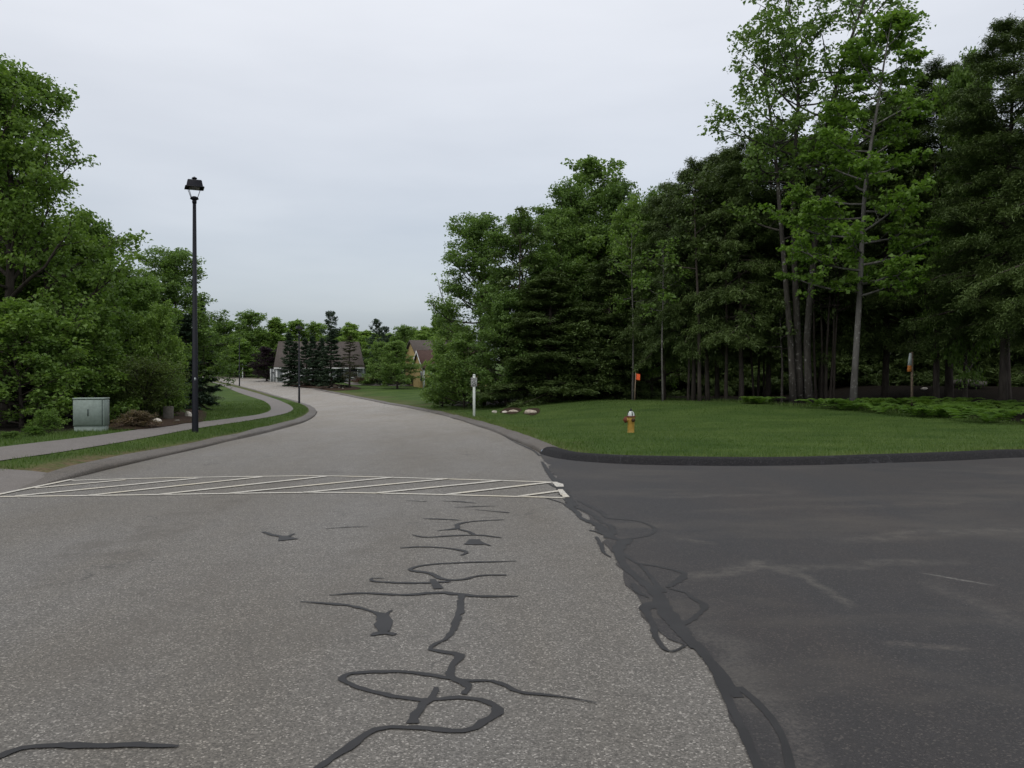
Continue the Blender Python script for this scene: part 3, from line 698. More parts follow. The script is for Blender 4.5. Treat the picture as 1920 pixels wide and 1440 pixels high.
struct(sl.build('crack_sealant', M_seal))

# ================================================================== trees
def norm(v): return v / (np.linalg.norm(v, axis=-1, keepdims=True) + 1e-9)
def leaf_quads(C, A, N, L, Wd, fold=0.25):
    """diamond leaves: centre, long axis, normal, length, width"""
    A = norm(A - (A * N).sum(-1, keepdims=True) * N); B = np.cross(N, A)
    L = L[:, None]; Wd = Wd[:, None]
    v = np.stack([C - A * L * .5, C + B * Wd * .5 + N * Wd * fold - A * L * .04, C + A * L * .5 - N * L * 0.12, C - B * Wd * .5 + N * Wd * fold - A * L * .04], 1)
    k = len(C)
    return v.reshape(-1, 3), np.arange(4 * k).reshape(-1, 4)

PROF = {
    'round': lambda t: (1 - (2 * t - 0.85) ** 2 * 0.62) ** 0.5 if abs(2 * t - 0.85) < 1.26 else 0.2,
    'ovate': lambda t: min(1.0, 0.55 + 2.2 * t) * (1 - t) ** 0.55 + 0.1,
    'full': lambda t: (1 - t ** 2.6) ** 0.6 * (0.9 + 0.1 * math.sin(9 * t)) + 0.08,
    'top': lambda t: 0.35 + 0.75 * math.sin(math.pi * min(1, t * 0.95) ** 1.3),
    'hem': lambda t: (1 - t) ** 0.6 * (0.85 + 0.2 * math.sin(t * 23)) + 0.04,
    'cone': lambda t: (1 - t) ** 0.85 + 0.03,
    'tier': lambda t: (1 - t) ** 0.5 * (0.75 + 0.3 * math.sin(t * 17)) + 0.08,
}
class TreeProto: pass

def make_tree(seed, Ht, R_, r0, base, n1, n2, prof, up=(10, 60), leaf=(0.13, 0.09), ncl=3, nleaf=14, clr=0.38, flat=0.6, trunk=None, upb=0.9, wander=0.25, lean=(0, 0), gap=0.0, kind='broad', twig=True, low=None, limbseg=6, droop=0.0, side=None, fuzz=1.0, bare=0.0):
    rng = np.random.default_rng(seed)
    wood = Geo(); pf = PROF[prof]
    if trunk is None:
        k = 14; t = np.linspace(0, 1, k)
        wob = np.cumsum(rng.normal(0, wander / k ** 0.5, (k, 2)), 0); wob -= wob[0]
        tp = np.column_stack([wob * t[:, None] ** .5 + np.outer(t, lean), t * Ht])
    else:
        tp = catmull(np.array(trunk, float), Ht / 16.0)
    s = np.linspace(0, 1, len(tp)); tr = r0 * (1 - s) ** 0.8 + 0.012
    tr[0] *= 1.25
    tp0 = tp.copy(); tp0[0, 2] -= 0.25
    wood.tube(tp0, tr, 9)
    TP = lambda q: np.array([np.interp(q, s, tp[:, i]) for i in range(3)])
    C, D, SC = [], [], []
    for i in range(n1):
        q = (i + rng.uniform(.2, .8)) / n1
        if rng.random() < gap: continue
        h = base + (0.985 - base) * q
        p0 = TP(h); az = i * 2.399 + rng.normal(0, .35)
        if side is not None: az = side + rng.normal(0, 1.0)
        L = R_ * pf(q) * rng.uniform(0.72, 1.12)
        if low is not None and q < low[0]: L *= low[1]
        el = R(up[0] + (up[1] - up[0]) * q ** 1.2 + rng.normal(0, 11))
        d = np.array([math.cos(az) * math.cos(el), math.sin(az) * math.cos(el), math.sin(el)])
        u = np.linspace(0, 1, limbseg)[:, None]
        bend = np.array([0, 0, (0.18 if kind == 'broad' else 0.0) * L]) - np.array([0, 0, droop * L])
        sidev = np.cross(d, [0, 0, 1.0]) * rng.normal(0, .12) * L
        P = p0 + d * L * u + bend * u ** 2 + sidev * np.sin(u * math.pi) + rng.normal(0, .02 * L, (limbseg, 3)) * u
        rr = max(0.012, min(0.55 * np.interp(h, s, tr), 0.02 * L + 0.01))
        wood.tube(P, rr * (1 - u[:, 0]) ** .7 + 0.006, 5, False)
        m = max(2, int(n2 * (0.4 + 0.6 * L / R_)))
        for j in range(m):
            w = 0.22 + 0.78 * (j + rng.uniform(.2, .9)) / m
            ww = min(w, 1.0) * (limbseg - 1); a = int(min(ww, limbseg - 2)); b0 = P[a] + (P[a + 1] - P[a]) * (ww - a)
            ld = norm(P[a + 1] - P[a])
            if kind == 'broad':
                rd = norm(ld * 0.8 + rng.normal(0, .75, 3) + np.array([0, 0, .25]))
                SL = L * (0.42 - 0.2 * w) * rng.uniform(.6, 1.25) + 0.25
            else:
                lat = norm(np.cross(ld, [0, 0, 1.0])) * (1 if j % 2 else -1)
                rd = norm(ld * 0.75 + lat * 0.9 + rng.normal(0, .16, 3) + np.array([0, 0, -.12]))
                SL = L * (0.50 - 0.32 * w) * rng.uniform(.7, 1.2) + 0.12
            sp = b0 + rd * SL * np.linspace(0, 1, 4)[:, None] + np.array([0, 0, (-.12 if kind != 'broad' else .03) * SL]) * (np.linspace(0, 1, 4)[:, None] ** 2)
            if twig: wood.tube(sp, np.array([.5, .38, .22, .1]) * max(.008, rr * .55) + .003, 3, False)
            for c in range(ncl):
                e = 0.3 + 0.7 * (c + rng.uniform(.3, 1)) / ncl
                C.append(b0 + (sp[-1] - b0) * e); D.append(rd); SC.append(1.0)
        C.append(P[-1]); D.append(d); SC.append(1.0)
    C.append(tp[-1]); D.append(np.array([0, 0, 1.0])); SC.append(.8)
    C, D = np.array(C), np.array(D); N = len(C)
    nl = np.maximum(1, rng.poisson(nleaf, N))
    if bare: nl[rng.random(N) < bare] = 0
    idx = np.repeat(np.arange(N), nl); k = len(idx)
    ctint = rng.uniform(0, 1, N)
    if kind == 'broad':
        off = rng.normal(0, 1, (k, 3)); off = norm(off) * (rng.uniform(0, 1, (k, 1)) ** 0.45) * clr * (0.7 + 0.6 * rng.random(N)[idx])[:, None] * np.array([1, 1, flat])
        P = C[idx] + off
        nn = norm(np.array([0, 0, upb]) + rng.normal(0, .62, (k, 3)))
        ax = norm(off * np.array([1, 1, .2]) + rng.normal(0, .3, (k, 3)) * clr + np.array([0, 0, -.15 * clr]))
    else:
        P = C[idx] + D[idx] * rng.uniform(-clr, clr, (k, 1)) + rng.normal(0, .06 + .04 * fuzz, (k, 3)) * np.array([1, 1, .5 + .8 * fuzz])
        nn = norm(np.array([0, 0, upb]) + rng.normal(0, .36 + .26 * fuzz, (k, 3)))
        sgn = rng.choice([-1, 1], (k, 1))
        lat = norm(np.cross(D[idx], [0, 0, 1.0]))
        ax = norm(D[idx] * .8 + lat * sgn * rng.uniform(.1, 1.0, (k, 1)) + np.array([0, 0, -.22]) + rng.normal(0, .2, (k, 3)))
    sz = rng.uniform(.5, 1.45, k)
    V, Q = leaf_quads(P, ax, nn, leaf[0] * sz, leaf[1] * sz)
    T = TreeProto()
    T.wood, T.crown = wood, Geo().add(V, Q)
    T.tint = np.clip(rng.uniform(0, 1, k) * .6 + ctint[idx] * .4, 0, 1)
    T.H = float(np.percentile(V[:, 2], 99.9)); T.R = float(np.percentile(np.hypot(V[:, 0], V[:, 1]), 96))
    T.meshes = {}
    return T

def plant(T, name, x, y, Hh, Rr, bark, leafm, label, cat='tree', group=None, rz=0.0, trunk_name='trunk', z=None, tilt=(0, 0)):
    zz = zg(x, y) if z is None else z
    o = thing(name, (x, y, zz), label, cat, group, rz)
    o.rotation_euler = (tilt[0], tilt[1], rz)
    o.scale = (Rr / T.R, Rr / T.R, Hh / T.H)
    for part, geo, mat, ti in ((trunk_name, T.wood, bark, None), ('crown' if trunk_name == 'trunk' else 'foliage', T.crown, leafm, T.tint)):
        key = (part, mat.name)
        if key not in T.meshes:
            c = geo.build(part, mat, o, smooth=(ti is None), tint=ti); T.meshes[key] = c.data
        else:
            c = bpy.data.objects.new(part, T.meshes[key]); COL.objects.link(c); c.parent = o
    return o

T_big = make_tree(11, 12.5, 4.2, .22, .06, 54, 11, 'full', (5, 62), (.155, .115), 3, 31, .52, .55, bare=.06)
T_rnd = make_tree(12, 9.5, 3.6, .17, .08, 48, 10, 'full', (8, 66), (.165, .12), 3, 29, .50, .55, bare=.05)
T_oak = make_tree(13, 14.0, 4.2, .20, .22, 50, 11, 'full', (0, 58), (.175, .125), 3, 28, .55, .55, gap=.04, bare=.06)
T_air = make_tree(14, 10.0, 3.6, .18, .15, 32, 8, 'full', (5, 55), (.20, .145), 3, 20, .46, .5, gap=.08)
T_rag = make_tree(17, 14.0, 4.2, .20, .25, 34, 9, 'full', (10, 62), (.20, .145), 3, 19, .44, .55, gap=.22)
T_low = make_tree(15, 5.0, 2.4, .07, .03, 32, 8, 'full', (15, 65), (.16, .115), 3, 20, .40, .6)
T_hem = make_tree(21, 15.0, 3.3, .17, .05, 120, 15, 'hem', (-4, 28), (.24, .046), 3, 27, .26, .5, kind='con', droop=.12, twig=False, upb=1.2)
T_hemh = make_tree(22, 16.0, 3.3, .17, .24, 105, 15, 'full', (-6, 26), (.24, .046), 3, 27, .26, .5, kind='con', droop=.14, twig=False, upb=1.2)
T_hemn = make_tree(27, 16.0, 3.3, .17, .22, 115, 16, 'full', (-8, 28), (.15, .032), 3, 52, .24, .5, kind='con', droop=.18, twig=False, upb=1.2, fuzz=.7)
T_spr = make_tree(23, 8.0, 1.75, .12, .03, 86, 13, 'cone', (-12, 28), (.20, .055), 3, 12, .17, .5, kind='con', droop=-.05, twig=False, upb=.9, fuzz=0.0)
T_sprs = make_tree(24, 8.0, 1.7, .11, .20, 46, 9, 'cone', (-14, 20), (.20, .05), 3, 7, .16, .5, kind='con', droop=-.05, twig=True, upb=.9, fuzz=0.0)
T_fara = make_tree(31, 11.0, 4.0, .18, .10, 40, 8, 'full', (8, 62), (.30, .22), 3, 15, .62, .6)
T_farb = make_tree(32, 11.0, 3.2, .18, .10, 34, 8, 'full', (12, 68), (.30, .22), 3, 15, .6, .6, gap=.05)
T_pine = make_tree(33, 12.0, 2.8, .16, .25, 34, 8, 'tier', (5, 40), (.34, .12), 3, 9, .28, .4, kind='con', droop=-.1, twig=True, upb=.9, gap=.1)
T_slim = make_tree(41, 13.0, 1.9, .11, .45, 22, 6, 'round', (10, 50), (.17, .12), 3, 12, .36, .5, gap=.1)
T_bush = make_tree(51, 1.6, 1.2, .03, .02, 34, 7, 'full', (25, 75), (.10, .07), 3, 12, .22, .8)
T_arch = make_tree(52, 3.2, 2.0, .04, .04, 60, 6, 'top', (40, 78), (.09, .05), 4, 10, .26, .8, twig=True)

def tree(T, name, u, Y, vtop, hw, bark, leafm, label, group=None, rz=None, tilt=(0, 0)):
    x = XU(u, Y); z = zg(x, Y)
    return plant(T, name, x, Y, ZV(vtop, Y) - z, hw * Y / F, bark, leafm, label, 'tree', group, RNG.uniform(0, 6.28) if rz is None else rz, tilt=tilt)
def shrub(T, u, v, vtop, hw, bark, leafm, label, side, group=None, name='shrub', rz=None):
    p = G(u, v, side)
    hh = (v - vtop) * p[1] / F
    return plant(T, name, p[0], p[1], hh, hw * p[1] / F, bark, leafm, label, 'shrub', group, RNG.uniform(0, 6.28) if rz is None else rz, 'stem')

# ---- left woods
GLW = 'trees of the woods on the left'
tree(T_big, 'maple_tree', 10, 28, 118, 205, M_bark_d, M_maple, "tallest leafy tree on the left, its crown cut by the photo's edge", GLW, 0.4)
tree(T_rnd, 'maple_tree', 165, 34, 402, 128, M_bark_d, M_maple, "round bright green tree right of the tallest tree on the left", GLW, 1.9)
tree(T_oak, 'oak_tree', 334, 50, 464, 98, M_bark_d, M_oak, "tall round-crowned tree just left of the near lamp post, right end of the left woods", GLW, 2.6)
tree(T_rnd, 'maple_tree', 262, 38, 520, 88, M_bark_d, M_maple, "mid-height tree above the arching bush, left of the round-crowned tree by the lamp post", GLW, 4.0)
tree(T_low, 'maple_tree', 300, 33, 565, 58, M_bark_d, M_far, "slender yellow-green young tree beside the dark spruce left of the lamp post", GLW, 0.9)
tree(T_rnd, 'maple_tree', 95, 30, 470, 140, M_bark_d, M_maple, "dense green tree under the tallest tree's crown at the left", GLW, 5.2)
tree(T_rnd, 'maple_tree', -20, 30, 330, 110, M_bark_d, M_maple, "leafy tree filling the photo's left edge in front of the tallest tree's trunk", GLW, 3.3)
tree(T_low, 'maple_tree', 40, 25.5, 560, 120, M_bark_d, M_maple, "low bushy tree at the photo's left edge above the yellow-green weeds", GLW, 3.1)
tree(T_low, 'maple_tree', 175, 28.5, 585, 95, M_bark_d, M_maple, "low bushy tree right behind the green utility cabinet", GLW, 1.2)
tree(T_spr, 'spruce_tree', 374, 52, 560, 34, M_bark_d, M_spr, "dark spruce right behind the near lamp post", GLW, 1.0)
tree(T_spr, 'spruce_tree', 345, 47, 590, 38, M_bark_d, M_spr, "dark spruce just left of the near lamp post", GLW, 2.2)
for k, (u, Y, vt, hw) in enumerate([(-60, 34, 260, 150), (60, 40, 400, 110), (230, 46, 500, 95), (140, 44, 450, 110), (-30, 45, 420, 120), (280, 58, 540, 70), (-150, 30, 200, 170), (335, 64, 580, 60), (200, 36, 590, 90), (20, 33, 520, 120)]):
    tree(T_hem if k % 2 else T_big, 'forest_tree', u, Y, vt, hw, M_bark_d, M_hem if k % 2 else M_oak, "dark tree filling the shade behind the front trees on the left", 'back trees on the left')

# ---- right woods, front edge
GRW = 'trees of the woods on the right'
tree(T_air, 'maple_tree', 838, 66, 555, 42, M_bark_d, M_far, "thin pale green tree at the left end of the right-hand woods", GRW, 0.3)
tree(T_oak, 'oak_tree', 905, 58, 398, 100, M_bark_d, M_oak, "broad round tree over the speed sign, its branches reaching left", GRW, 2.0)
tree(T_oak, 'oak_tree', 985, 55, 402, 90, M_bark_d, M_oak, "brownish-green tree right of the broad round tree over the speed sign", GRW, 4.1)
tree(T_oak, 'oak_tree', 1160, 59, 335, 90, M_bark_d, M_oak, "green tree forming the right shoulder of the tall ragged-topped tree", GRW, 1.7)
tree(T_oak, 'oak_tree', 1082, 59, 345, 90, M_bark_d, M_oak, "green tree forming the left shoulder of the tall ragged-topped tree", GRW, 3.6)
tree(T_rag, 'oak_tree', 1115, 60, 298, 128, M_bark_d, M_oak, "tall open tree with a ragged top in the middle of the right-hand woods", GRW, 5.5)
tree(T_rnd, 'maple_tree', 1190, 54, 372, 75, M_bark_d, M_maple, "rounded green tree just right of the tall ragged-topped tree", GRW, 1.4)
tree(T_hemh, 'hemlock_tree', 1245, 50, 345, 75, M_bark_d, M_hem, "dark hemlock left of the feathery pointed hemlock, above the pale thin trunk", GRW, 0.2)
tree(T_hemh, 'hemlock_tree', 1300, 47, 300, 82, M_bark_d, M_hem, "hemlock with a pointed feathery top standing against the sky", GRW, 1.8)
tree(T_hemh, 'hemlock_tree', 1390, 45, 270, 95, M_bark_d, M_hem, "dark hemlock on the stoutest trunk left of the three lichened trunks", GRW, 3.3)
tree(T_oak, 'oak_tree', 1045, 57, 392, 85, M_bark_d, M_oak, "dense green tree between the brownish-green tree and the tall ragged-topped one", GRW, 0.6)
tree(T_rnd, 'maple_tree', 1222, 55, 352, 60, M_bark_d, M_maple, "light green tree top peeping out left of the feathery pointed hemlock", GRW, 2.9)
tree(T_hemh, 'hemlock_tree', 1345, 49, 292, 85, M_bark_d, M_hem, "dark hemlock just right of the feathery pointed hemlock", GRW, 4.9)
tree(T_hemh, 'hemlock_tree', 1440, 48, 235, 100, M_bark_d, M_hem, "dark hemlock whose top stands just left of the lichened oaks", GRW, 1.5)
tree(T_rnd, 'maple_tree', 1810, 41, 95, 85, M_bark_d, M_maple, "light green tree crown left of the tall hemlock at the right edge", GRW, 3.7)
tree(T_low, 'hemlock_sapling', 1085, 52, 590, 75, M_bark_d, M_hem, "low hemlock sapling at the woods' edge left of the orange flag", GRW, 2.5)
tree(T_low, 'maple_tree', 870, 55, 620, 70, M_bark_d, M_oak, "leafy low tree right behind the speed sign", GRW, 0.8)
tree(T_low, 'maple_tree', 830, 60, 650, 45, M_bark_d, M_maple, "low bright leafy tree at the lawn's far left corner", GRW, 3.8)
tree(T_rnd, 'maple_tree', 950, 53, 545, 80, M_bark_d, M_oak, "dense low-crowned tree in the shade right of the speed sign", GRW, 3.0)
tree(T_hem, 'hemlock_tree', 1140, 53, 480, 85, M_bark_d, M_hem, "dark full hemlock above the rocks and the orange flag", GRW, 5.0)
tree(T_hemn, 'hemlock_tree', 1880, 37, 45, 140, M_bark_d, M_hem, "tall hemlock at the right edge of the photo", GRW, 0.5)
tree(T_hemn, 'hemlock_tree', 2035, 33, -90, 170, M_bark_d, M_hem, "huge dark hemlock cut by the right edge of the photo", GRW, 2.1)
tree(T_hemn, 'hemlock_tree', 1780, 44, 120, 130, M_bark_d, M_hem, "dark hemlock between the bright maple and the right-edge hemlock", GRW, 4.4)
tree(T_hemh, 'hemlock_tree', 1660, 46, 170, 120, M_bark_d, M_hem, "dark hemlock right behind the bright slender maple", GRW, 1.1)
tree(T_hemh, 'hemlock_tree', 1540, 47, 230, 110, M_bark_d, M_hem, "dark hemlock right behind the three lichened trunks", GRW, 0.7)

def w(u, v, Y): return np.array([XU(u, Y), Y, ZV(v, Y)])
def custom(name, pix, Y, seed, r0, leafm, bark, label, group=GRW, dy=None, **kw):
    P = np.array([w(u, v, Y + (0 if dy is None else dy[i])) for i, (u, v) in enumerate(pix)])
    P[0, 2] = zg(P[0, 0], P[0, 1])
    b = P[0].copy(); P -= b
    T = make_tree(seed, P[-1, 2], trunk=P, r0=r0, **kw)
    T.R = 1.0; T.H = 1.0
    return plant(T, name, b[0], b[1], 1.0, 1.0, bark, leafm, label, 'tree', group)
oakkw = dict(leaf=(.20, .14), ncl=3, nleaf=15, clr=.46, flat=.6, prof='round', up=(5, 55), wander=.3, bare=.22)
custom('oak_tree', [(1488, 757), (1482, 640), (1472, 520), (1462, 400), (1452, 290), (1438, 180), (1425, 70)], 42, 61, .165, M_oak, M_bark_g, "left one of the three tall lichened oak trunks", R_=2.9, base=.42, n1=24, n2=8, gap=.1, **oakkw)
custom('oak_tree', [(1501, 757), (1495, 620), (1488, 470), (1487, 330), (1495, 200), (1490, 90), (1470, -30)], 42, 62, .19, M_oak, M_bark_g, "middle one of the three tall lichened oak trunks", R_=4.2, base=.50, n1=26, n2=9, gap=.12, dy=[.3, .2, 0, 0, 0, 0, 0], **oakkw)
custom('oak_tree', [(1518, 756), (1513, 640), (1522, 520), (1532, 400), (1540, 280), (1572, 140), (1625, -20), (1650, -110)], 42, 63, .18, M_oak, M_bark_g, "right one of the three tall lichened oak trunks, leaning right higher up", R_=4.4, base=.42, n1=32, n2=9, gap=.08, dy=[-.2, -.2, -.2, 0, 0, 0, 0, 0], **oakkw)
custom('maple_tree', [(1599, 770), (1606, 640), (1612, 540), (1616, 430), (1624, 320), (1640, 220), (1655, 120), (1670, 30)], 38, 64, .14, M_sap, M_bark_p, "slender bright green maple with a pale trunk standing in the ferns", R_=2.9, base=.25, n1=44, n2=9, prof='full', up=(-4, 42), leaf=(.20, .16), ncl=3, nleaf=16, clr=.44, flat=.30, gap=.14)
# thin and bare trunks in the shade below the hemlocks
thin = [(975, 747, 53, 975, 395, .10, M_bark_d, "brown trunk alone in the shade between the speed sign and the sapling"),
        (1186, 745, 50, 1184, 430, .055, M_bark_p, "thin pale trunk beside the orange flag"),
        (1243, 747, 46, 1243, 470, .045, M_bark_p, "thin pale birch trunk right of the orange flag"),
        (1312, 751, 45, 1300, 330, .10, M_bark_d, "slim grey trunk, leftmost of the row under the hemlocks"),
        (1327, 752, 46, 1322, 330, .12, M_bark_d, "trunk with a flared foot second in the row under the hemlocks"),
        (1361, 752, 45, 1359, 360, .09, M_bark_d, "straight slim trunk just left of the stoutest trunk under the hemlocks"),
        (1414, 750, 47, 1398, 420, .055, M_bark_d, "thin trunk leaning left just right of the stoutest trunk"),
        (1421, 750, 48, 1424, 420, .07, M_bark_d, "thin upright trunk between two leaning ones right of the stoutest trunk"),
        (1432, 750, 49, 1440, 430, .05, M_bark_d, "thin trunk leaning right left of the lichened oaks"),
        (1466, 755, 43, 1462, 560, .06, M_bark_g, "short leafy trunk just left of the lichened oaks"),
        (1530, 757, 44, 1524, 420, .07, M_bark_d, "slim trunk close to the right side of the lichened oaks"),
        (1541, 757, 44, 1535, 430, .06, M_bark_d, "slim upright trunk second right of the lichened oaks"),
        (1548, 758, 43.5, 1562, 420, .07, M_bark_d, "curved trunk first in the leaning clump left of the bright maple"),
        (1556, 758, 43.5, 1568, 440, .06, M_bark_d, "curved trunk in the middle of the leaning clump left of the bright maple"),
        (1563, 758, 43.5, 1576, 450, .06, M_bark_d, "curved trunk nearest the bright maple in the leaning clump"),
        (1755, 755, 42, 1750, 300, .16, M_bark_d, "dark stout trunk in deep shade right of the white and orange board"),
        (1890, 760, 42, 1885, 300, .16, M_bark_d, "dark stout trunk in deep shade near the photo's right edge"),
        (1290, 750, 47, 1292, 500, .07, M_bark_d, "short dark trunk left of the row under the hemlocks")]
for k, (u, v, Y, ut, vt, r, bk, lab) in enumerate(thin):
    custom('forest_tree', [(u, v), (0.65 * u + .35 * ut + (2 if k % 2 else -2), v + .35 * (vt - v)), (.3 * u + .7 * ut, v + .7 * (vt - v)), (ut, vt)], Y, 100 + k, r, M_hem if bk is not M_bark_p else M_maple, bk, lab, R_=1.5, base=.55 if v - vt > 250 else .5, n1=12, n2=5, prof='round', up=(0, 40), leaf=(.2, .12), ncl=2, nleaf=9, clr=.4)
# the leaning dead twiggy tree at the woods' left end
custom('bare_tree', [(826, 760), (824, 690), (828, 640), (836, 590), (830, 560), (822, 535)], 68, 140, .12, M_far, M_bark_d, "half-dead tree with bare twigs at the left end of the right-hand woods", R_=1.8, base=.55, n1=9, n2=6, prof='round', up=(20, 60), leaf=(.2, .14), ncl=1, nleaf=2, clr=.3)
for k in range(64):
    r = np.random.default_rng(500 + k)
    u = 1030 + (2200 - 1030) * ((k * 0.618) % 1); Y = 52 + (26 if u < 1350 else 22) * ((k * 0.381) % 1)
    lim = np.interp(u, [840, 900, 1000, 1100, 1200, 1300, 1500, 1700, 1900, 2150], [640, 480, 450, 420, 420, 370, 310, 270, 230, 190])
    tree(T_hem, 'hemlock_tree', u, Y, lim + r.uniform(0, 120), r.uniform(75, 110), M_bark_d, M_hem, "dark hemlock deep in the shade of the right-hand woods", 'hemlocks deep in the woods')

# ---- far trees behind the houses
GF = 'trees on the far hillside'
far = [(418, 165, 600, 50, T_fara, M_oak, "dark green far tree at the left end of the far treeline"),
       (470, 170, 583, 48, T_fara, M_oak, "tallest broad far tree above the third lamp post"),
       (520, 172, 596, 40, T_farb, M_far, "far light green tree left of the middle lamp post"),
       (556, 180, 600, 38, T_farb, M_far, "far pale tree behind the middle lamp post's lantern"),
       (592, 182, 604, 40, T_fara, M_far, "far yellow-green tree behind the roof ridge of the grey house"),
       (621, 175, 583, 26, T_pine, M_spr, "far feathery pine rising above the grey house"),
       (655, 170, 605, 34, T_farb, M_far, "far bright tree right of the feathery pine"),
       (690, 180, 630, 36, T_fara, M_far, "low far tree between the feathery pine and the dark twin-topped conifer"),
       (707, 128, 598, 24, T_pine, M_spr, "dark twin-topped conifer right of the grey house"),
       (722, 132, 612, 22, T_pine, M_spr, "dark narrow conifer leaning on the twin-topped one"),
       (760, 165, 610, 38, T_fara, M_oak, "far round tree behind the yellow house's chimney side"),
       (795, 160, 612, 34, T_farb, M_far, "far light tree above the yellow house roof"),
       (822, 150, 590, 34, T_farb, M_far, "far pale tree touching the right-hand woods"),
       (735, 170, 628, 40, T_fara, M_far, "far low olive tree between conifer and yellow house"),
       (640, 190, 618, 44, T_fara, M_far, "farthest green tree behind the feathery pine"),
       (440, 150, 628, 40, T_farb, M_far, "yellow-green maple behind the third lamp post"),
       (458, 148, 640, 34, T_farb, M_maple, "green leafy tree over the dark hedge by the street sign"),
       (484, 152, 655, 26, T_low, M_maple, "small green tree left of the purple plum"),
       (395, 190, 640, 40, T_fara, M_far, "small pale tree beyond the end of the road"),
       (862, 150, 610, 40, T_fara, M_oak, "far tree half hidden behind the right-hand woods"),
       (680, 140, 655, 34, T_fara, M_oak, "shady tree between the grey house and the twin-topped conifer"),
       (712, 122, 640, 30, T_fara, M_oak, "dense dark tree under the twin-topped conifer")]
for k, (u, Y, vt, hw, T, lm, lab) in enumerate(far):
    tree(T, 'pine_tree' if T is T_pine else 'leafy_tree', u, Y, vt, hw, M_bark_d, lm, lab, GF)
for k in range(16):
    r = np.random.default_rng(900 + k); u = 395 + 29 * k
    tree(T_fara if k % 2 else T_farb, 'leafy_tree', u, 205 + 12 * (k % 3), 622 + r.uniform(-8, 14), 46, M_bark_d, M_far, "pale green tree in the farthest row of the treeline", 'farthest row of trees')
tree(T_rnd, 'plum_tree', 500, 136, 650, 31, M_bark_d, M_plum, "dark purple-leaved tree at the left corner of the grey house", None, 1.0)
GS = 'spruces in front of the grey house'
for (u, v, vt, hw, T, lm, lab) in [(545, 722, 624, 21, T_spr, M_spr, "leftmost tall spruce in front of the grey house, left of the middle lamp post"),
                                (554, 722, 642, 17, T_spr, M_spr, "short spruce between the leftmost spruce and the middle lamp post"),
                                (573, 724, 634, 20, T_spr, M_spr, "spruce just right of the middle lamp post"),
                                (589, 725, 630, 20, T_spr, M_spr, "spruce in the middle of the row before the grey house"),
                                (601, 725, 634, 19, T_spr, M_spr, "spruce left beside the tallest spruce of the row"),
                                (622, 729, 617, 26, T_spr, M_spr, "tallest and widest spruce of the row before the grey house"),
                                (655, 729, 630, 25, T_sprs, M_sprb, "thin brownish spruce with a bare lower trunk, right end of the row")]:
    p = G(u, v, zright)
    plant(T, 'spruce_tree', p[0], p[1], (v - vt) * p[1] / F, hw * p[1] / F, M_bark_d, lm, lab, 'tree', GS, RNG.uniform(0, 6))
p = G(745, 729, zright)
plant(T_rnd, 'maple_tree', p[0], p[1], 90 * p[1] / F, 43 * p[1] / F, M_bark_d, M_oak, "round-crowned dark green lawn tree left of the yellow house", 'tree', None, 2.0)

# ---- shrubs
sh = [(T_arch, 268, 792, 662, 72, M_olive, "large arching olive-brown bush behind the azalea and the rocks", zleft),
      (T_arch, 318, 786, 700, 42, M_maple, "yellow-green feathery bush over the grey stone post", zleft),
      (T_bush, 255, 804, 768, 38, M_azal, "low reddish azalea right of the green utility cabinet", zleft),
      (T_bush, 62, 818, 799, 26, M_fern, "small yellow-green weed clump at the path's upper side", zleft),
      (T_bush, 18, 823, 808, 26, M_maple, "flat green weed clump at the photo's left edge", zleft),
      (T_bush, 352, 768, 705, 26, M_wht, "pale flowering bush just left of the near lamp post", zleft),
      (T_bush, 88, 814, 765, 30, M_maple, "leafy bush in the shade left of the green utility cabinet", zleft),
      (T_bush, 455, 705, 682, 30, M_hedge, "dark clipped hedge behind the white street sign", zright),
      (T_bush, 432, 704, 684, 20, M_hedge, "dark hedge end left of the white street sign", zright),
      (T_bush, 510, 713, 697, 22, M_hedge, "rounded green hedge at the grey house's left corner", zright),
      (T_bush, 786, 724, 700, 14, M_pink, "pink-red shrub by the yellow house's corner", zright),
      (T_bush, 768, 724, 708, 13, M_spr, "blue-green round shrub left of the pink-red shrub", zright),
      (T_bush, 708, 722, 696, 14, M_olive, "pale olive shrub left of the round-crowned lawn tree", zright),
      (T_bush, 725, 723, 707, 18, M_hedge, "dark low shrub under the round-crowned lawn tree", zright),
      (T_bush, 745, 723, 711, 14, M_olive, "low olive shrub behind the lawn tree's trunk", zright),
      (T_bush, 680, 720, 706, 24, M_pink, "reddish low shrub bed at the grey house's right end", zright),
      (T_bush, 692, 722, 711, 18, M_maple, "bright green perennials along the driveway", zright),
      (T_bush, 800, 725, 700, 18, M_maple, "green shrub in front of the yellow house's garage", zright),
      (T_bush, 848, 762, 715, 40, M_maple, "leafy bush at the lawn edge left of the speed sign", zright),
      (T_bush, 815, 756, 705, 26, M_maple, "bright bush at the far left foot of the right-hand woods", zright),
      (T_bush, 935, 759, 728, 34, M_oak, "dark leafy bush behind the white rocks on the lawn", zright),
      (T_bush, 1030, 750, 715, 36, M_oak, "dark bush at the woods' edge behind the biggest lawn rock", zright),
      (T_bush, 1120, 748, 700, 38, M_hem, "dark bush at the woods' edge left of the orange flag", zright),
      (T_bush, 1412, 757, 743, 26, M_fern, "small green plant clump at the foot of the stoutest trunk", zright),
      (T_bush, 1478, 722, 655, 16, M_olive, "leafy sprig on the trunk left of the lichened oaks", zright)]
for T, u, v, vt, hw, lm, lab, sd_ in sh[:-1]:
    shrub(T, u, v, vt, hw, M_bark_d, lm, lab, sd_)

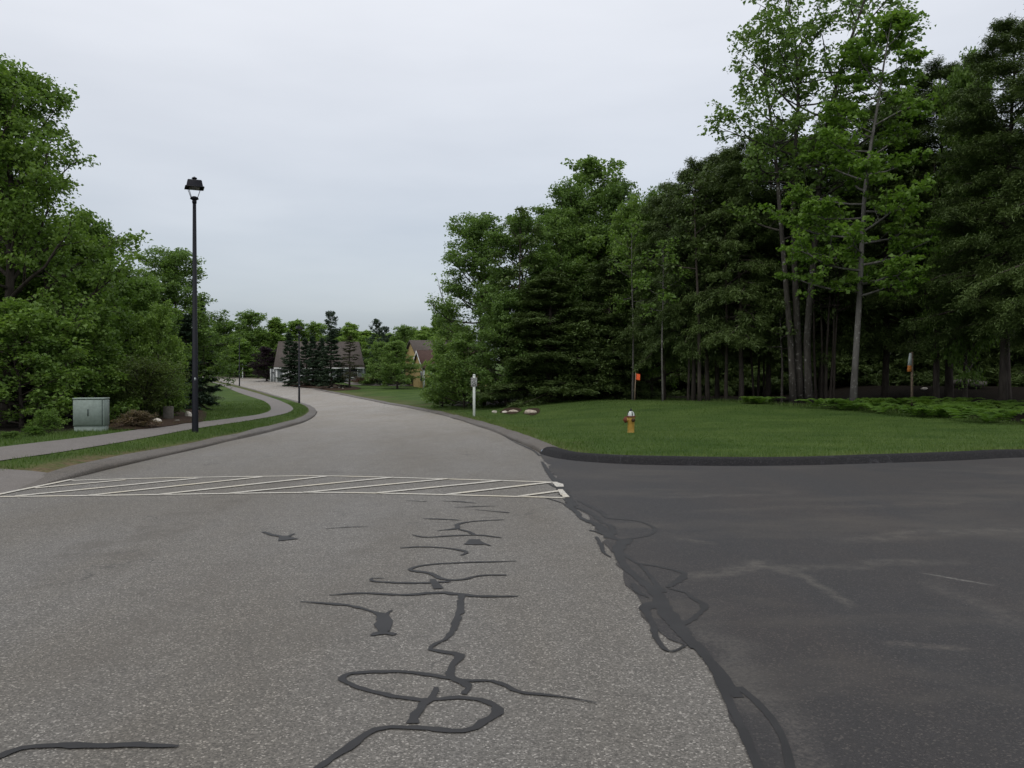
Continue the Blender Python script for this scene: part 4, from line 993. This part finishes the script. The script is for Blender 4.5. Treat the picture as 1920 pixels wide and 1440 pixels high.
# ================================================================== fern bed, grass blades
def in_poly_points(poly, dens, rng):
    lo, hi = poly.min(0), poly.max(0); n = int((hi - lo).prod() * dens)
    P = rng.uniform(lo, hi, (n, 2))
    return P[inside(P[:, 0], P[:, 1], poly)]
rng = np.random.default_rng(77)
fern_poly = GL([(1560, 768), (1605, 772), (1700, 782), (1800, 793), (1960, 800), (1960, 768), (1800, 762), (1700, 758), (1620, 758)], zright)[:, :2]
fc = in_poly_points(fern_poly, 2.0, rng)
extra = np.vstack([G(u, v, zright)[:2] for u, v in [(1405, 757), (1425, 758), (1440, 758), (1530, 766), (1550, 767), (1580, 770)]])
fc = np.vstack([fc, extra])
Vs, Qs, tint_f = [], [], []; nf = 0
for x, y in fc:
    z0 = zg(x, y); ct = rng.random(); hh = rng.uniform(.25, .85) * (1.0 if y > 30 else 1.1)
    for k in range(rng.integers(6, 10)):
        az = rng.uniform(0, 6.28); L = hh * rng.uniform(1.0, 1.6); t = np.linspace(.15, 1, 9)
        d = np.array([math.cos(az), math.sin(az)])
        P = np.column_stack([x + d[0] * L * .75 * t, y + d[1] * L * .75 * t, z0 + hh * (1.25 * t - .75 * t ** 2.2)])
        T_ = norm(np.gradient(P, axis=0)); B = norm(np.cross(T_, [0, 0, 1.0]))
        wd = (.20 * L * np.sin(np.pi * (0.12 + 0.85 * t)))[:, None]
        for sgn in (-1, 1):
            tip = P + B * sgn * wd + T_ * wd * .35 - np.array([0, 0, .04]) * L
            v = np.stack([P - T_ * .02 * L, P + T_ * .06 * L, tip + T_ * .012, tip - T_ * .012], 1)
            Vs.append(v.reshape(-1, 3)); Qs.append(np.arange(4 * 9).reshape(-1, 4) + nf); nf += 36
            tint_f += [ct * .5 + .5 * rng.random()] * 9
g = Geo(); g.add(np.vstack(Vs), np.vstack(Qs))
struct(g.build('ferns', M_fern, tint=tint_f), 'stuff')

def blades(P, zf, hgt, wid, rng):
    k = len(P); z = zf(P[:, 0], P[:, 1])
    az = rng.uniform(0, 6.28, k); ln = rng.uniform(.1, .9, k) * hgt
    h = hgt * rng.uniform(.5, 1.25, k); wv = wid * rng.uniform(.7, 1.3, k)
    b = np.column_stack([np.cos(az + 1.57), np.sin(az + 1.57)]) * wv[:, None] / 2
    c = np.column_stack([P, z - .01])
    tip = np.column_stack([P + np.column_stack([np.cos(az), np.sin(az)]) * ln[:, None], z + h])
    V = np.stack([c + np.column_stack([b, np.zeros(k)]), c - np.column_stack([b, np.zeros(k)]), tip], 1).reshape(-1, 3)
    return V, np.arange(3 * k).reshape(-1, 3)
g = Geo(); tg = []
def sow(P, zf, h, wd):
    if len(P) == 0: return
    V, T = blades(P, zf, np.asarray(h), wd, rng); g.add(V, None, T); tg.extend(rng.uniform(0, 1, len(P)))
PLs, PUs = PL[(PL[:, 1] < 75)], PU[PU[:, 1] < 75]
ih = int(np.argmax(Lk[:, 1] > 14.7)); ie = int(np.argmax(Lk[:, 1] > 75))
verge = np.vstack([Lback[ih:ie], PLs[::-1]])
q = in_poly_points(verge, 420, rng)
d1 = np.minimum(dist_line(q[:, 0], q[:, 1], PL), 9); d2 = dist_line(q[:, 0], q[:, 1], Lk)
q = q[(d1 > .05) & (d2 > .5 + .12 * rng.random(len(q)) + rng.uniform(.35, .8, len(q)) * (1 - ss(15.8, 18.5, q[:, 1]))) & (rng.random(len(q)) < np.where(q[:, 1] < 32, 1, .35))]
sow(q, zleft, .075, .014)
strip = np.vstack([PU[(PU[:, 1] < 30)], edge_l[[1, 2, 3, 4, 5, 6]][::-1]])
q = in_poly_points(strip, 350, rng); q = q[dist_line(q[:, 0], q[:, 1], PU) > .05]
sow(q, zleft, .08, .014)
lawn_l = np.vstack([PU[(PU[:, 1] > 27) & (PU[:, 1] < 80)], [(-28, 76)], edge_l[[6, 7, 8, 9]][::-1]])
q = in_poly_points(lawn_l, 90, rng); q = q[dist_line(q[:, 0], q[:, 1], PU) > .06]
sow(q, zleft, .09, .02)
rl = np.vstack([Sback[:-2][Sback[:-2][:, 0] < 16][::-1], Rback[1:][Rback[1:, 1] < 70], edge_r, [(17, 24)]])
q = in_poly_points(rl, 330, rng)
dk_ = dist_line(q[:, 0], q[:, 1], Rfull)
keepp = np.interp(q[:, 1], [16, 22, 30, 45, 60], [1, .75, .45, .25, .15])
q = q[(dk_ > .36 + .14 * rng.random(len(q))) & ((rng.random(len(q)) < keepp) | ((dk_ < 1.0) & (q[:, 1] < 40)))]
sow(q, zright, np.where(dist_line(q[:, 0], q[:, 1], Rfull) < 1.0, .085, .055), .015)
dq = dist_line(q[:, 0], q[:, 1], Rfull); tg[-len(q):] = np.clip(np.array(tg[-len(q):]) + .16 * np.sin(2 * math.pi * (q[:, 1] * .42 + q[:, 0] * .07)) + .22 * np.sin(q[:, 0] * .31 + 2 * np.sin(q[:, 1] * .23)) + .7 * (1 - ss(.4, 1.3, dq)), 0, 1.4).tolist()
# taller weeds along the woods' edge
q = in_poly_points(np.vstack([edge_r, (edge_r + np.array([0.3, 1.6]))[::-1]]), 160, rng); sow(q, zright, .17, .02)
struct(g.build('grass', M_grass, tint=tg), 'stuff')

# ================================================================== street lamps
def make_lamp(label, x, y, Hh, rz, group='street lamps along the left verge'):
    z = zg(x, y)
    o = thing('street_lamp', (x, y, z), label, 'street lamp', group, rz)
    L = 0.71; ph = Hh - L
    Geo().lathe([(.098, -.2), (.098, .0), (.094, .02), (.05, ph), (0, ph)], 16).build('pole', M_black, o, True)
    g = Geo().lathe([(.0, ph - .08), (.062, ph - .08), (.066, ph - .02), (.055, ph + .0), (.075, ph + .02), (.118, ph + .045), (.122, ph + .065), (.10, ph + .10), (.05, ph + .125), (0, ph + .13)], 16)
    g.build('lantern_cup', M_black, o, True)
    zh = ph + .375
    for sx, sy in ((1, 1), (1, -1), (-1, 1), (-1, -1)):
        Geo().tube([(sx * .075, sy * .075, ph + .05), (sx * .185, sy * .185, zh + .02)], .0095, 6).build('rod', M_black, o)
    def sq(g, rings):
        V = [(sx * a, sy * a, zz) for a, zz in rings for sx, sy in ((1, 1), (-1, 1), (-1, -1), (1, -1))]
        Q = [[4 * i + j, 4 * i + (j + 1) % 4, 4 * i + 4 + (j + 1) % 4, 4 * i + 4 + j] for i in range(len(rings) - 1) for j in range(4)]
        return g.add(V, Q)
    hood = sq(Geo(), [(.001, zh + .05), (.20, zh + .05), (.215, zh + .018), (.268, zh - .010), (.268, zh - .002), (.225, zh + .035), (.198, zh + .19), (.18, zh + .215), (.001, zh + .225)]).build('hood', M_black, o)
    sq(Geo(), [(.001, zh + .21), (.055, zh + .21), (.05, zh + .275), (.075, zh + .28), (.06, zh + .295), (.001, zh + .34)]).build('finial', M_black, hood)
    Geo().lathe([(0, zh - .05), (.08, zh - .045), (.14, zh - .025), (.165, zh + .01), (.165, zh + .055)], 16).build('lens', M_lens, o, True)
    Geo().box((-.02, -.082, 1.55), (.02, -.0785 + .02, 1.63)).build('sticker', M_wboard, o)
    return o
for lab, u, v, vt, rz in (("near tall black street lamp on the verge at left", 366, 811, 332, R(24)),
                          ("middle black street lamp where the verge rounds the bend", 561, 756, 609, R(40)),
                          ("farthest black street lamp up the road before the maple", 449, 724, 632, R(15))):
    p = G(u, v, zleft)
    make_lamp(lab, p[0], p[1], (v - vt) * p[1] / F, rz)

# ================================================================== speed limit sign
def text_mesh(name, body, size, mat, parent, loc, rot, sx=1.0):
    c = bpy.data.curves.new(name, 'FONT'); c.body = body; c.size = size; c.align_x = 'CENTER'; c.align_y = 'CENTER'; c.extrude = .002; c.offset = size * .018
    t = bpy.data.objects.new(name, c); COL.objects.link(t)
    bpy.context.view_layer.update()
    me = bpy.data.meshes.new_from_object(t.evaluated_get(bpy.context.evaluated_depsgraph_get()))
    bpy.data.objects.remove(t); me.materials.append(mat)
    o = bpy.data.objects.new(name, me); COL.objects.link(o); o.parent = parent
    o.location = loc; o.rotation_euler = rot; o.scale = (sx, 1, 1)
    return o
p = G(889, 780, zright)
s = 78 * p[1] / F
sg = thing('speed_sign', (p[0], p[1], zg(p[0], p[1])), "white wooden post with a SPEED LIMIT 25 sign on the lawn edge", 'sign', None, R(-4))
Geo().box((-.062, -.062, -.3), (.062, .062, s - .05), bevel=.008).build('post', M_wpost, sg)
Geo().box((-.074, -.074, s - .05), (.074, .074, s - .02)).add([(-.06, -.06, s - .02), (.06, -.06, s - .02), (.06, .06, s - .02), (-.06, .06, s - .02), (0, 0, s + .02)], None, [[0, 1, 4], [1, 2, 4], [2, 3, 4], [3, 0, 4]]).build('cap', M_wpost, sg)
z1, z0 = s - .17, s - .62
pl = Geo().box((-.155, -.078, z0), (.155, -.066, z1), bevel=.003).build('plate', M_plate, sg)
bd = Geo()
for lo, hi in (((-.145, z0 + .01), (.145, z0 + .018)), ((-.145, z1 - .018), (.145, z1 - .01)), ((-.145, z0 + .018), (-.137, z1 - .018)), ((.137, z0 + .018), (.145, z1 - .018))):
    bd.box((lo[0], -.0805, lo[1]), (hi[0], -.077, hi[1]))
bd.build('border', M_ink, pl)
for body, sz_, zz, sx in (("SPEED", .098, z1 - .075, 1.0), ("LIMIT", .098, z1 - .17, 1.0), ("25", .235, z0 + .125, 1.0)):
    text_mesh('lettering', body, sz_, M_ink, pl, (0, -.081, zz), (R(90), 0, 0), sx)

# street name sign far up the road
p = G(455, 708, zright); s = 25 * p[1] / F
st = thing('street_sign', (p[0], p[1], zg(p[0], p[1])), "small white street sign post with a crossarm across the far road", 'sign')
Geo().box((-.075, -.075, -.3), (.075, .075, s), bevel=.01).build('post', M_wpost, st)
Geo().box((-.85, -.02, s - .28), (-.08, .02, s - .14)).build('name_blade', M_green, st)
Geo().box((.08, -.02, s - .28), (.75, .02, s - .14)).build('name_blade', M_green, st)
Geo().box((-.095, -.095, s), (.095, .095, s + .05)).build('cap', M_wpost, st)

# ================================================================== hydrant
p = G(1183, 811, zright)
hy = thing('fire_hydrant', (p[0], p[1], zg(p[0], p[1])), "yellow fire hydrant with a white bonnet on the lawn", 'fire hydrant', None, R(10))
Geo().lathe([(.0, -.1), (.118, -.1), (.118, .0), (.108, .02), (.104, .05), (.108, .30), (.122, .36), (.124, .44), (.115, .48), (.115, .50)], 24).build('body', M_hyd, hy, True)
Geo().lathe([(.10, .488), (.150, .49), (.152, .515), (.10, .522)], 16).build('flange', M_hydr, hy)
Geo().lathe([(.112, .52), (.112, .55), (.10, .60), (.075, .645), (.04, .67), (0, .675)], 20).build('bonnet', M_hydw, hy, True)
Geo().lathe([(.045, .665), (.045, .69), (.028, .70), (.028, .745), (0, .75)], 6).build('operating_nut', M_black, hy)
for k in range(4):
    a = R(90 * k - 85); Geo().tube([(.116 * math.cos(a), .116 * math.sin(a), .53), (.105 * math.cos(a), .105 * math.sin(a), .60), (.07 * math.cos(a), .07 * math.sin(a), .655)], .014, 6).build('rib', M_ink, hy)
nz_ = Geo().lathe([(.075, -.10), (.078, -.155), (.07, -.165)], 20, (0, 0, .40), 'X').build('nozzle', M_hyd, hy, True)
Geo().lathe([(.095, -.155), (.098, -.20), (.07, -.215), (.03, -.22), (.028, -.255), (0, -.258)], 20, (0, 0, .40), 'X').build('cap', M_hydr, nz_)
def front(r, zc, xx, nm):
    n2 = Geo().lathe([(r * .8, -.10), (r * .8, -.14)], 20, (xx, 0, zc), 'Y').build('nozzle', M_hyd, hy, True)
    Geo().lathe([(r, -.138), (r, -.175), (r * .5, -.185), (r * .3, -.19), (r * .3, -.22), (0, -.222)], 16, (xx, 0, zc), 'Y').build('cap', M_hydd, n2)
front(.058, .395, .025, 'front')

# ================================================================== utility cabinet
p = G(166, 809, zleft); sc_ = p[1] / F
bw, bh = 54 * sc_, 62 * sc_
ub = thing('utility_cabinet', (p[0], p[1], zg(p[0], p[1])), "pale green metal utility cabinet beside the path", 'utility box', None, R(11))
hw_ = bw / 2; dp = .55
Geo().box((-hw_ + .02, .02, -.2), (hw_ - .02, dp - .02, .14)).build('base', M_green, ub)
Geo().box((-hw_, 0, .15), (hw_, dp, bh - .035), bevel=.012).build('body', M_green, ub)
Geo().box((-hw_ - .012, -.012, bh - .03), (hw_ + .012, dp + .012, bh + .012), bevel=.01).build('lid', M_green, ub)
dr = Geo().box((-hw_ + .025, -.014, .18), (hw_ - .055, -.002, bh - .05), bevel=.004).build('door', M_green, ub)
Geo().box((-.02, -.03, bh * .47), (.002, -.013, bh * .47 + .19)).build('handle', M_greend, dr)
Geo().box((hw_ - .05, -.006, .17), (hw_ - .035, -.001, bh - .045)).build('seam', M_greend, ub)

# ================================================================== rocks, posts, flag
def rock(name, u, v, wpx, hpx, mat, label, side, group=None, seed=0, cat='rock', depth=.8, sink=.12):
    p = G(u, v, side); r = np.random.default_rng(seed)
    wx, hz = wpx * p[1] / F / 2, hpx * p[1] / F
    n, m = 14, 9; V = []
    for i in range(m):
        a = math.pi * i / (m - 1)
        for j in range(n):
            b = 2 * math.pi * j / n
            V.append((math.sin(a) * math.cos(b), math.sin(a) * math.sin(b), math.cos(a)))
    V = np.array(V)
    dirs = norm(r.normal(0, 1, (12, 3)))
    lim = r.uniform(.62, .95, 12)
    for dv, lm in zip(dirs, lim):
        over = (V @ dv) - lm; V -= np.where(over > 0, over, 0)[:, None] * dv
    V = V + r.normal(0, .02, V.shape)
    V[::n][:1] = V[0]
    for j in range(1, n): V[j] = V[0]; V[(m - 1) * n + j] = V[(m - 1) * n]
    V *= np.array([wx, wx * depth, hz * .62]); V[:, 2] += hz * .62 * (1 - sink * 3) 
    Q = [[i * n + j, (i + 1) * n + j, (i + 1) * n + (j + 1) % n, i * n + (j + 1) % n] for i in range(m - 1) for j in range(n)]
    o = Geo().add(V, Q).build(name, mat)
    o.location = (p[0], p[1], zg(p[0], p[1])); o.rotation_euler = (0, 0, r.uniform(-.3, .3))
    return tag(o, label, cat, group)
def mulch(px, side, dz):
    P = smooth_line(catmull(np.vstack([GL(px, side)[:, :2]] * 1), .2), 1)
    gx = grid(P[:, 0].min(), P[:, 0].max(), P[:, 1].min(), P[:, 1].max(), .4)
    dln = lambda X, Y: side(X, Y) + .10 * ss(0, .6, dist_line(X, Y, np.vstack([P, P[:1]])).reshape(np.shape(X)))
    struct(cdt_sheet('mulch_bed', P, gx, dln, M_mulch, dz).build('mulch_bed', M_mulch, smooth=True))
mulch([(202, 807), (262, 806), (318, 800), (345, 795), (384, 788), (380, 770), (330, 768), (260, 775), (205, 785)], zleft, .03)
mulch([(980, 776), (1000, 779), (1012, 772), (1008, 766), (990, 766)], zright, .02)
mulch([(936, 774), (960, 777), (978, 770), (970, 765), (945, 767)], zright, .02)
mulch([(535, 722), (580, 727), (625, 732), (675, 730), (660, 724), (600, 718), (545, 716)], zright, .03)
GRK = 'rocks set in the lawn'
rock('rock', 995, 776, 30, 8, M_rock, "biggest pale flat rock in the lawn, rightmost of the row", zright, GRK, 1, depth=.5)
rock('rock', 963, 774, 21, 6, M_rock, "pale tan rock second from the right in the lawn row", zright, GRK, 2, depth=.5)
rock('rock', 946, 775, 13, 5, M_rockw, "small pale rock left of the tan rock in the lawn row", zright, GRK, 3, depth=.5)
rock('rock', 927, 775, 11, 6, M_rockw, "small whitish rock nearest the speed sign, leftmost of the lawn row", zright, GRK, 4, depth=.5)
GLB = 'rocks in the bed by the path'
rock('rock', 294, 797, 20, 13, M_rockw, "white rock right of the azalea beside the path", zleft, GLB, 5)
rock('rock', 353, 786, 14, 15, M_rockw, "white rounded rock just left of the near lamp post", zleft, GLB, 6)
p = G(324, 794, zleft); k_ = p[1] / F
slab = Geo().box((-12 * k_, -.18, -.1), (12 * k_, .18, 6.5 * k_), bevel=.02).build('stone_slab', M_stone)
slab.location = (p[0], p[1], zg(p[0], p[1])); slab.rotation_euler = (0, R(-2), R(20)); tag(slab, "flat grey stone slab between the white rock and the path", 'stone')
p = G(308, 792, zleft); k_ = p[1] / F
post = Geo().box((-8.5 * k_, -.12, -.2), (8.5 * k_, .12, 30 * k_), bevel=.02).build('stone_post', M_stone)
post.location = (p[0], p[1] + .35, zg(p[0], p[1] + .35)); post.rotation_euler = (0, 0, R(8)); tag(post, "squat grey stone post under the yellow-green bush", 'post')
for k, (u, v, wd, hh) in enumerate([(559, 719, 4, 3), (567, 719, 3, 2.5), (577, 720, 5, 4), (584, 722, 5, 3), (588, 719, 7, 3.5), (593, 724, 4, 3), (601, 723, 5, 4), (614, 728.5, 5, 3.5), (623, 729, 8, 4), (636, 729, 5, 4), (643, 730, 4, 3)]):
    rock('rock', u, v, wd, hh, M_rockw, "small white rock at the foot of the far spruces", zright, 'white rocks below the spruces', 20 + k)
rock('boulder', 1815, 727, 75, 17, M_stone, "grey boulder in the dark woods at right", zright, None, 40)
rock('rock', 1733, 731, 14, 5, M_rockw, "small pale stone right of the white and orange board", zright, None, 41)

p = G(1190, 751, zright); k_ = p[1] / F
fl = thing('survey_stake', (p[0], p[1], zg(p[0], p[1])), "thin stake with an orange flag at the woods' edge", 'survey stake')
Geo().tube([(0, 0, -.1), (.02, 0, .6), (.06, 0, 52 * k_)], .03, 6).build('stake', M_stake, fl)
fx = np.linspace(0, 1, 6); V = []
for i, t in enumerate(fx):
    for q_ in (0, 1): V.append((.05 + (.26 - .02 * q_) * t, .03 * math.sin(5 * t), 51 * k_ - q_ * .34 - .06 * t))
fV = np.array(V); fV2 = fV + np.array([0, .004, 0])
Qf = [[2 * i, 2 * i + 1, 2 * i + 3, 2 * i + 2] for i in range(5)]
Geo().add(fV, Qf).add(fV2, [q_[::-1] for q_ in Qf]).build('flag', M_orange, fl)

Ym = 40.0; k_ = Ym / F; mx_ = XU(1708, Ym); mz_ = zg(mx_, Ym)
zv = lambda v: ZV(v, Ym) - mz_
mk = thing('marker_post', (mx_, Ym, mz_), "slim post with a white and orange board in the dark woods", 'marker post')
Geo().box((.02, 0, -.2), (.11, .09, zv(660))).build('post', M_stake, mk)
def board(nm, a, b, v0, v1, m):
    V = [(a[0] * k_, y_, zv(v1)) if q_ == 0 else (.018, y_, zv(v1)) if q_ == 1 else (.018, y_, zv(v0)) if q_ == 2 else (a[1] * k_, y_, zv(v0)) for y_ in (-.03, .0) for q_ in range(4)]
    Geo().add(V, [[0, 1, 2, 3], [7, 6, 5, 4], [0, 4, 5, 1], [2, 6, 7, 3], [0, 3, 7, 4], [1, 5, 6, 2]]).build(nm, m, mk)
board('orange_board', (-7.5, -6.5), None, 685.2, 697, M_oboard)
board('white_board', (-6.5, -3.5), None, 662, 685, M_wboard)

# ================================================================== houses
def prism(x0, x1, y0, y1, ze, zr, ov, insl=0.0, insr=0.0, th=.16):
    """gable roof with eaves towards -y and +y, a closed solid"""
    ym = (y0 + y1) / 2
    sl_ = (zr - ze) / (ym - y0)
    a = [(x0 - ov, y0 - ov, ze - sl_ * ov), (x1 + ov, y0 - ov, ze - sl_ * ov), (x1 + ov - insr, ym, zr), (x0 - ov + insl, ym, zr), (x0 - ov, y1 + ov, ze - sl_ * ov), (x1 + ov, y1 + ov, ze - sl_ * ov)]
    lo = [(x, y, z - .02) for x, y, z in a]; hi = [(x, y, z + th) for x, y, z in a]
    V = lo + hi
    Q = [[6, 7, 8, 9], [9, 8, 11, 10], [0, 3, 2, 1], [3, 4, 5, 2], [0, 1, 7, 6], [4, 10, 11, 5], [0, 6, 9, 3], [3, 9, 10, 4], [1, 2, 8, 7], [2, 5, 11, 8]]
    g = Geo().add(V, Q)
    if insl or insr:
        pass
    return g
def walls(x0, x1, y0, y1, h, zr=None, insl=0, insr=0):
    ym = (y0 + y1) / 2
    V = [(x0, y0, -1), (x1, y0, -1), (x1, y1, -1), (x0, y1, -1), (x0, y0, h), (x1, y0, h), (x1, y1, h), (x0, y1, h)]
    Q = [[0, 1, 5, 4], [1, 2, 6, 5], [2, 3, 7, 6], [3, 0, 4, 7]]; T = []
    if zr is not None:
        V += [(x0 + insl, ym, zr - .04), (x1 - insr, ym, zr - .04)]; T = [[4, 8, 7], [5, 6, 9]]
    return Geo().add(V, Q, T)
def window(parent, x, z, wd, ht, y, mull=1):
    f = Geo()
    f.box((x - wd / 2 - .1, y - .05, z - .1), (x + wd / 2 + .1, y - .003, z)); f.box((x - wd / 2 - .1, y - .05, z + ht), (x + wd / 2 + .1, y - .003, z + ht + .1))
    f.box((x - wd / 2 - .1, y - .05, z), (x - wd / 2, y - .003, z + ht)); f.box((x + wd / 2, y - .05, z), (x + wd / 2 + .1, y - .003, z + ht))
    f.box((x - wd / 2, y - .04, z + ht / 2 - .03), (x + wd / 2, y - .003, z + ht / 2 + .03))
    fr = f.build('window', M_trim, parent)
    Geo().box((x - wd / 2, y - .03, z), (x + wd / 2, y - .002, z + ht)).build('pane', M_pane, fr)
Yh = 133.0; zb = ZV(716, Yh); k_ = Yh / F
hx = XU(597, Yh)
h1 = thing('grey_house', (hx, Yh, zb), "low grey house with a big brown roof behind the spruces", 'house', None, R(7))
x0, x1, dpt = -77 * k_, 82 * k_, 9.0
ev, rg = 28 * k_, 76 * k_
walls(x0, x1, 0, dpt, ev, rg, .0, 1.5).build('wall', M_sidg, h1)
prism(x0, x1, 0, dpt, ev + .05, rg, .35, .0, 1.2).build('roof', M_roof, h1)
Geo().box((x0 - .06, -.06, -.6), (x0 + .22, -.003, ev - .02)).build('corner_trim', M_trim, h1)
Geo().box((x0 - .3, -.40, ev - .33), (x1 + .3, -.34, ev - .12)).build('fascia', M_trim, h1)
gd = Geo().box((x0 + 1.0, -.07, -.6), (x0 + 4.0, -.004, 2.05)).build('garage_door', M_trim, h1)
window(h1, x1 - 3.6, .75, 1.1, 1.35, 0); window(h1, x1 - 1.4, .75, 1.1, 1.35, 0)
Geo().box((x1 - 6.4, -.05, 0), (x1 - 5.4, -.004, 2.1)).build('door', M_pane, h1)
Geo().box((x1 - 5.25, -.07, 0), (x1 - 5.05, -.004, 2.2)).build('porch_column', M_trim, h1)
Geo().box((x1 - 6.75, -.07, 0), (x1 - 6.55, -.004, 2.2)).build('porch_column', M_trim, h1)
wing = Geo(); wing.box((x0 - 1.3, 2.2, -1), (x0 - .02, 6.5, ev - .3)); wing.build('porch', M_sidg, h1)
for q_ in range(3): Geo().box((x0 - 1.28 + .52 * q_, 2.12, -.6), (x0 - 1.15 + .52 * q_, 2.197, ev - .3)).build('porch_column', M_trim, h1)

Yh = 112.0; k_ = Yh / F; zb = ZV(727, Yh)
h2 = thing('yellow_house', (XU(794, Yh), Yh, zb), "yellow house with a steep red-brown gable roof", 'house', None, R(21))
ev, rg, dpt, ln = 37 * k_, 69 * k_, 5.6, 9.0
walls(0, ln, 0, dpt, ev, rg).build('wall', M_sidy, h2)
prism(0, ln, 0, dpt, ev + .05, rg + .05, .25).build('roof', M_roofr, h2)
for (ya, yb) in ((-.25, dpt / 2), (dpt + .25, dpt / 2)):
    za = ev - .25 * (rg - ev) / (dpt / 2)
    d_ = np.array([0, yb - ya, rg + .08 - za]); n_ = norm(d_[None])[0]
    Geo().add([(-.30, ya, za - .12), (-.255, ya, za - .12), (-.255, yb, rg - .12), (-.30, yb, rg - .12), (-.30, ya, za + .13), (-.255, ya, za + .13), (-.255, yb, rg + .14), (-.30, yb, rg + .14)], [[0, 3, 2, 1], [4, 5, 6, 7], [0, 1, 5, 4], [1, 2, 6, 5], [2, 3, 7, 6], [3, 0, 4, 7]]).build('rake_trim', M_trim, h2)
Geo().box((-.05, -.05, -.5), (.18, -.003, ev - .1)).build('corner_trim', M_trim, h2)
Geo().box((-.05, -.05 + .05, -.5), (-.003, .2, ev - .1)).build('corner_trim', M_trim, h2)
gf = Geo(); gf.box((1.0, -.06, -.5), (1.16, -.003, 2.3)); gf.box((1.16, -.06, 2.15), (4.0, -.003, 2.3)); gf.box((4.0, -.06, -.5), (4.16, -.003, 2.3))
gfo = gf.build('garage_door', M_trim, h2)
Geo().box((1.16, -.04, -.5), (4.0, -.002, 2.15)).build('opening', M_pane, gfo)
# window on the gable end (faces -x)
fw = Geo(); fw.box((-.06, .55, .9), (-.003, 1.45, 2.2)); fwo = fw.build('window', M_trim, h2)
Geo().box((-.075, .68, 1.02), (-.061, 1.32, 2.08)).build('pane', M_pane, fwo)
# taller main block behind
bx0, by0 = .6, dpt + .02
walls(bx0, bx0 + 9, by0, by0 + 7, 4.6, 6.6).build('rear_wall', M_sidy, h2)
prism(bx0, bx0 + 9, by0, by0 + 7, 4.65, 6.65, .3).build('rear_roof', M_roof, h2)
fw = Geo(); fw.box((bx0 - .06, by0 + 1.0, 3.1), (bx0 - .003, by0 + 2.0, 4.3)); fwo = fw.build('window', M_trim, h2)
Geo().box((bx0 - .075, by0 + 1.12, 3.22), (bx0 - .061, by0 + 1.88, 4.18)).build('pane', M_pane, fwo)
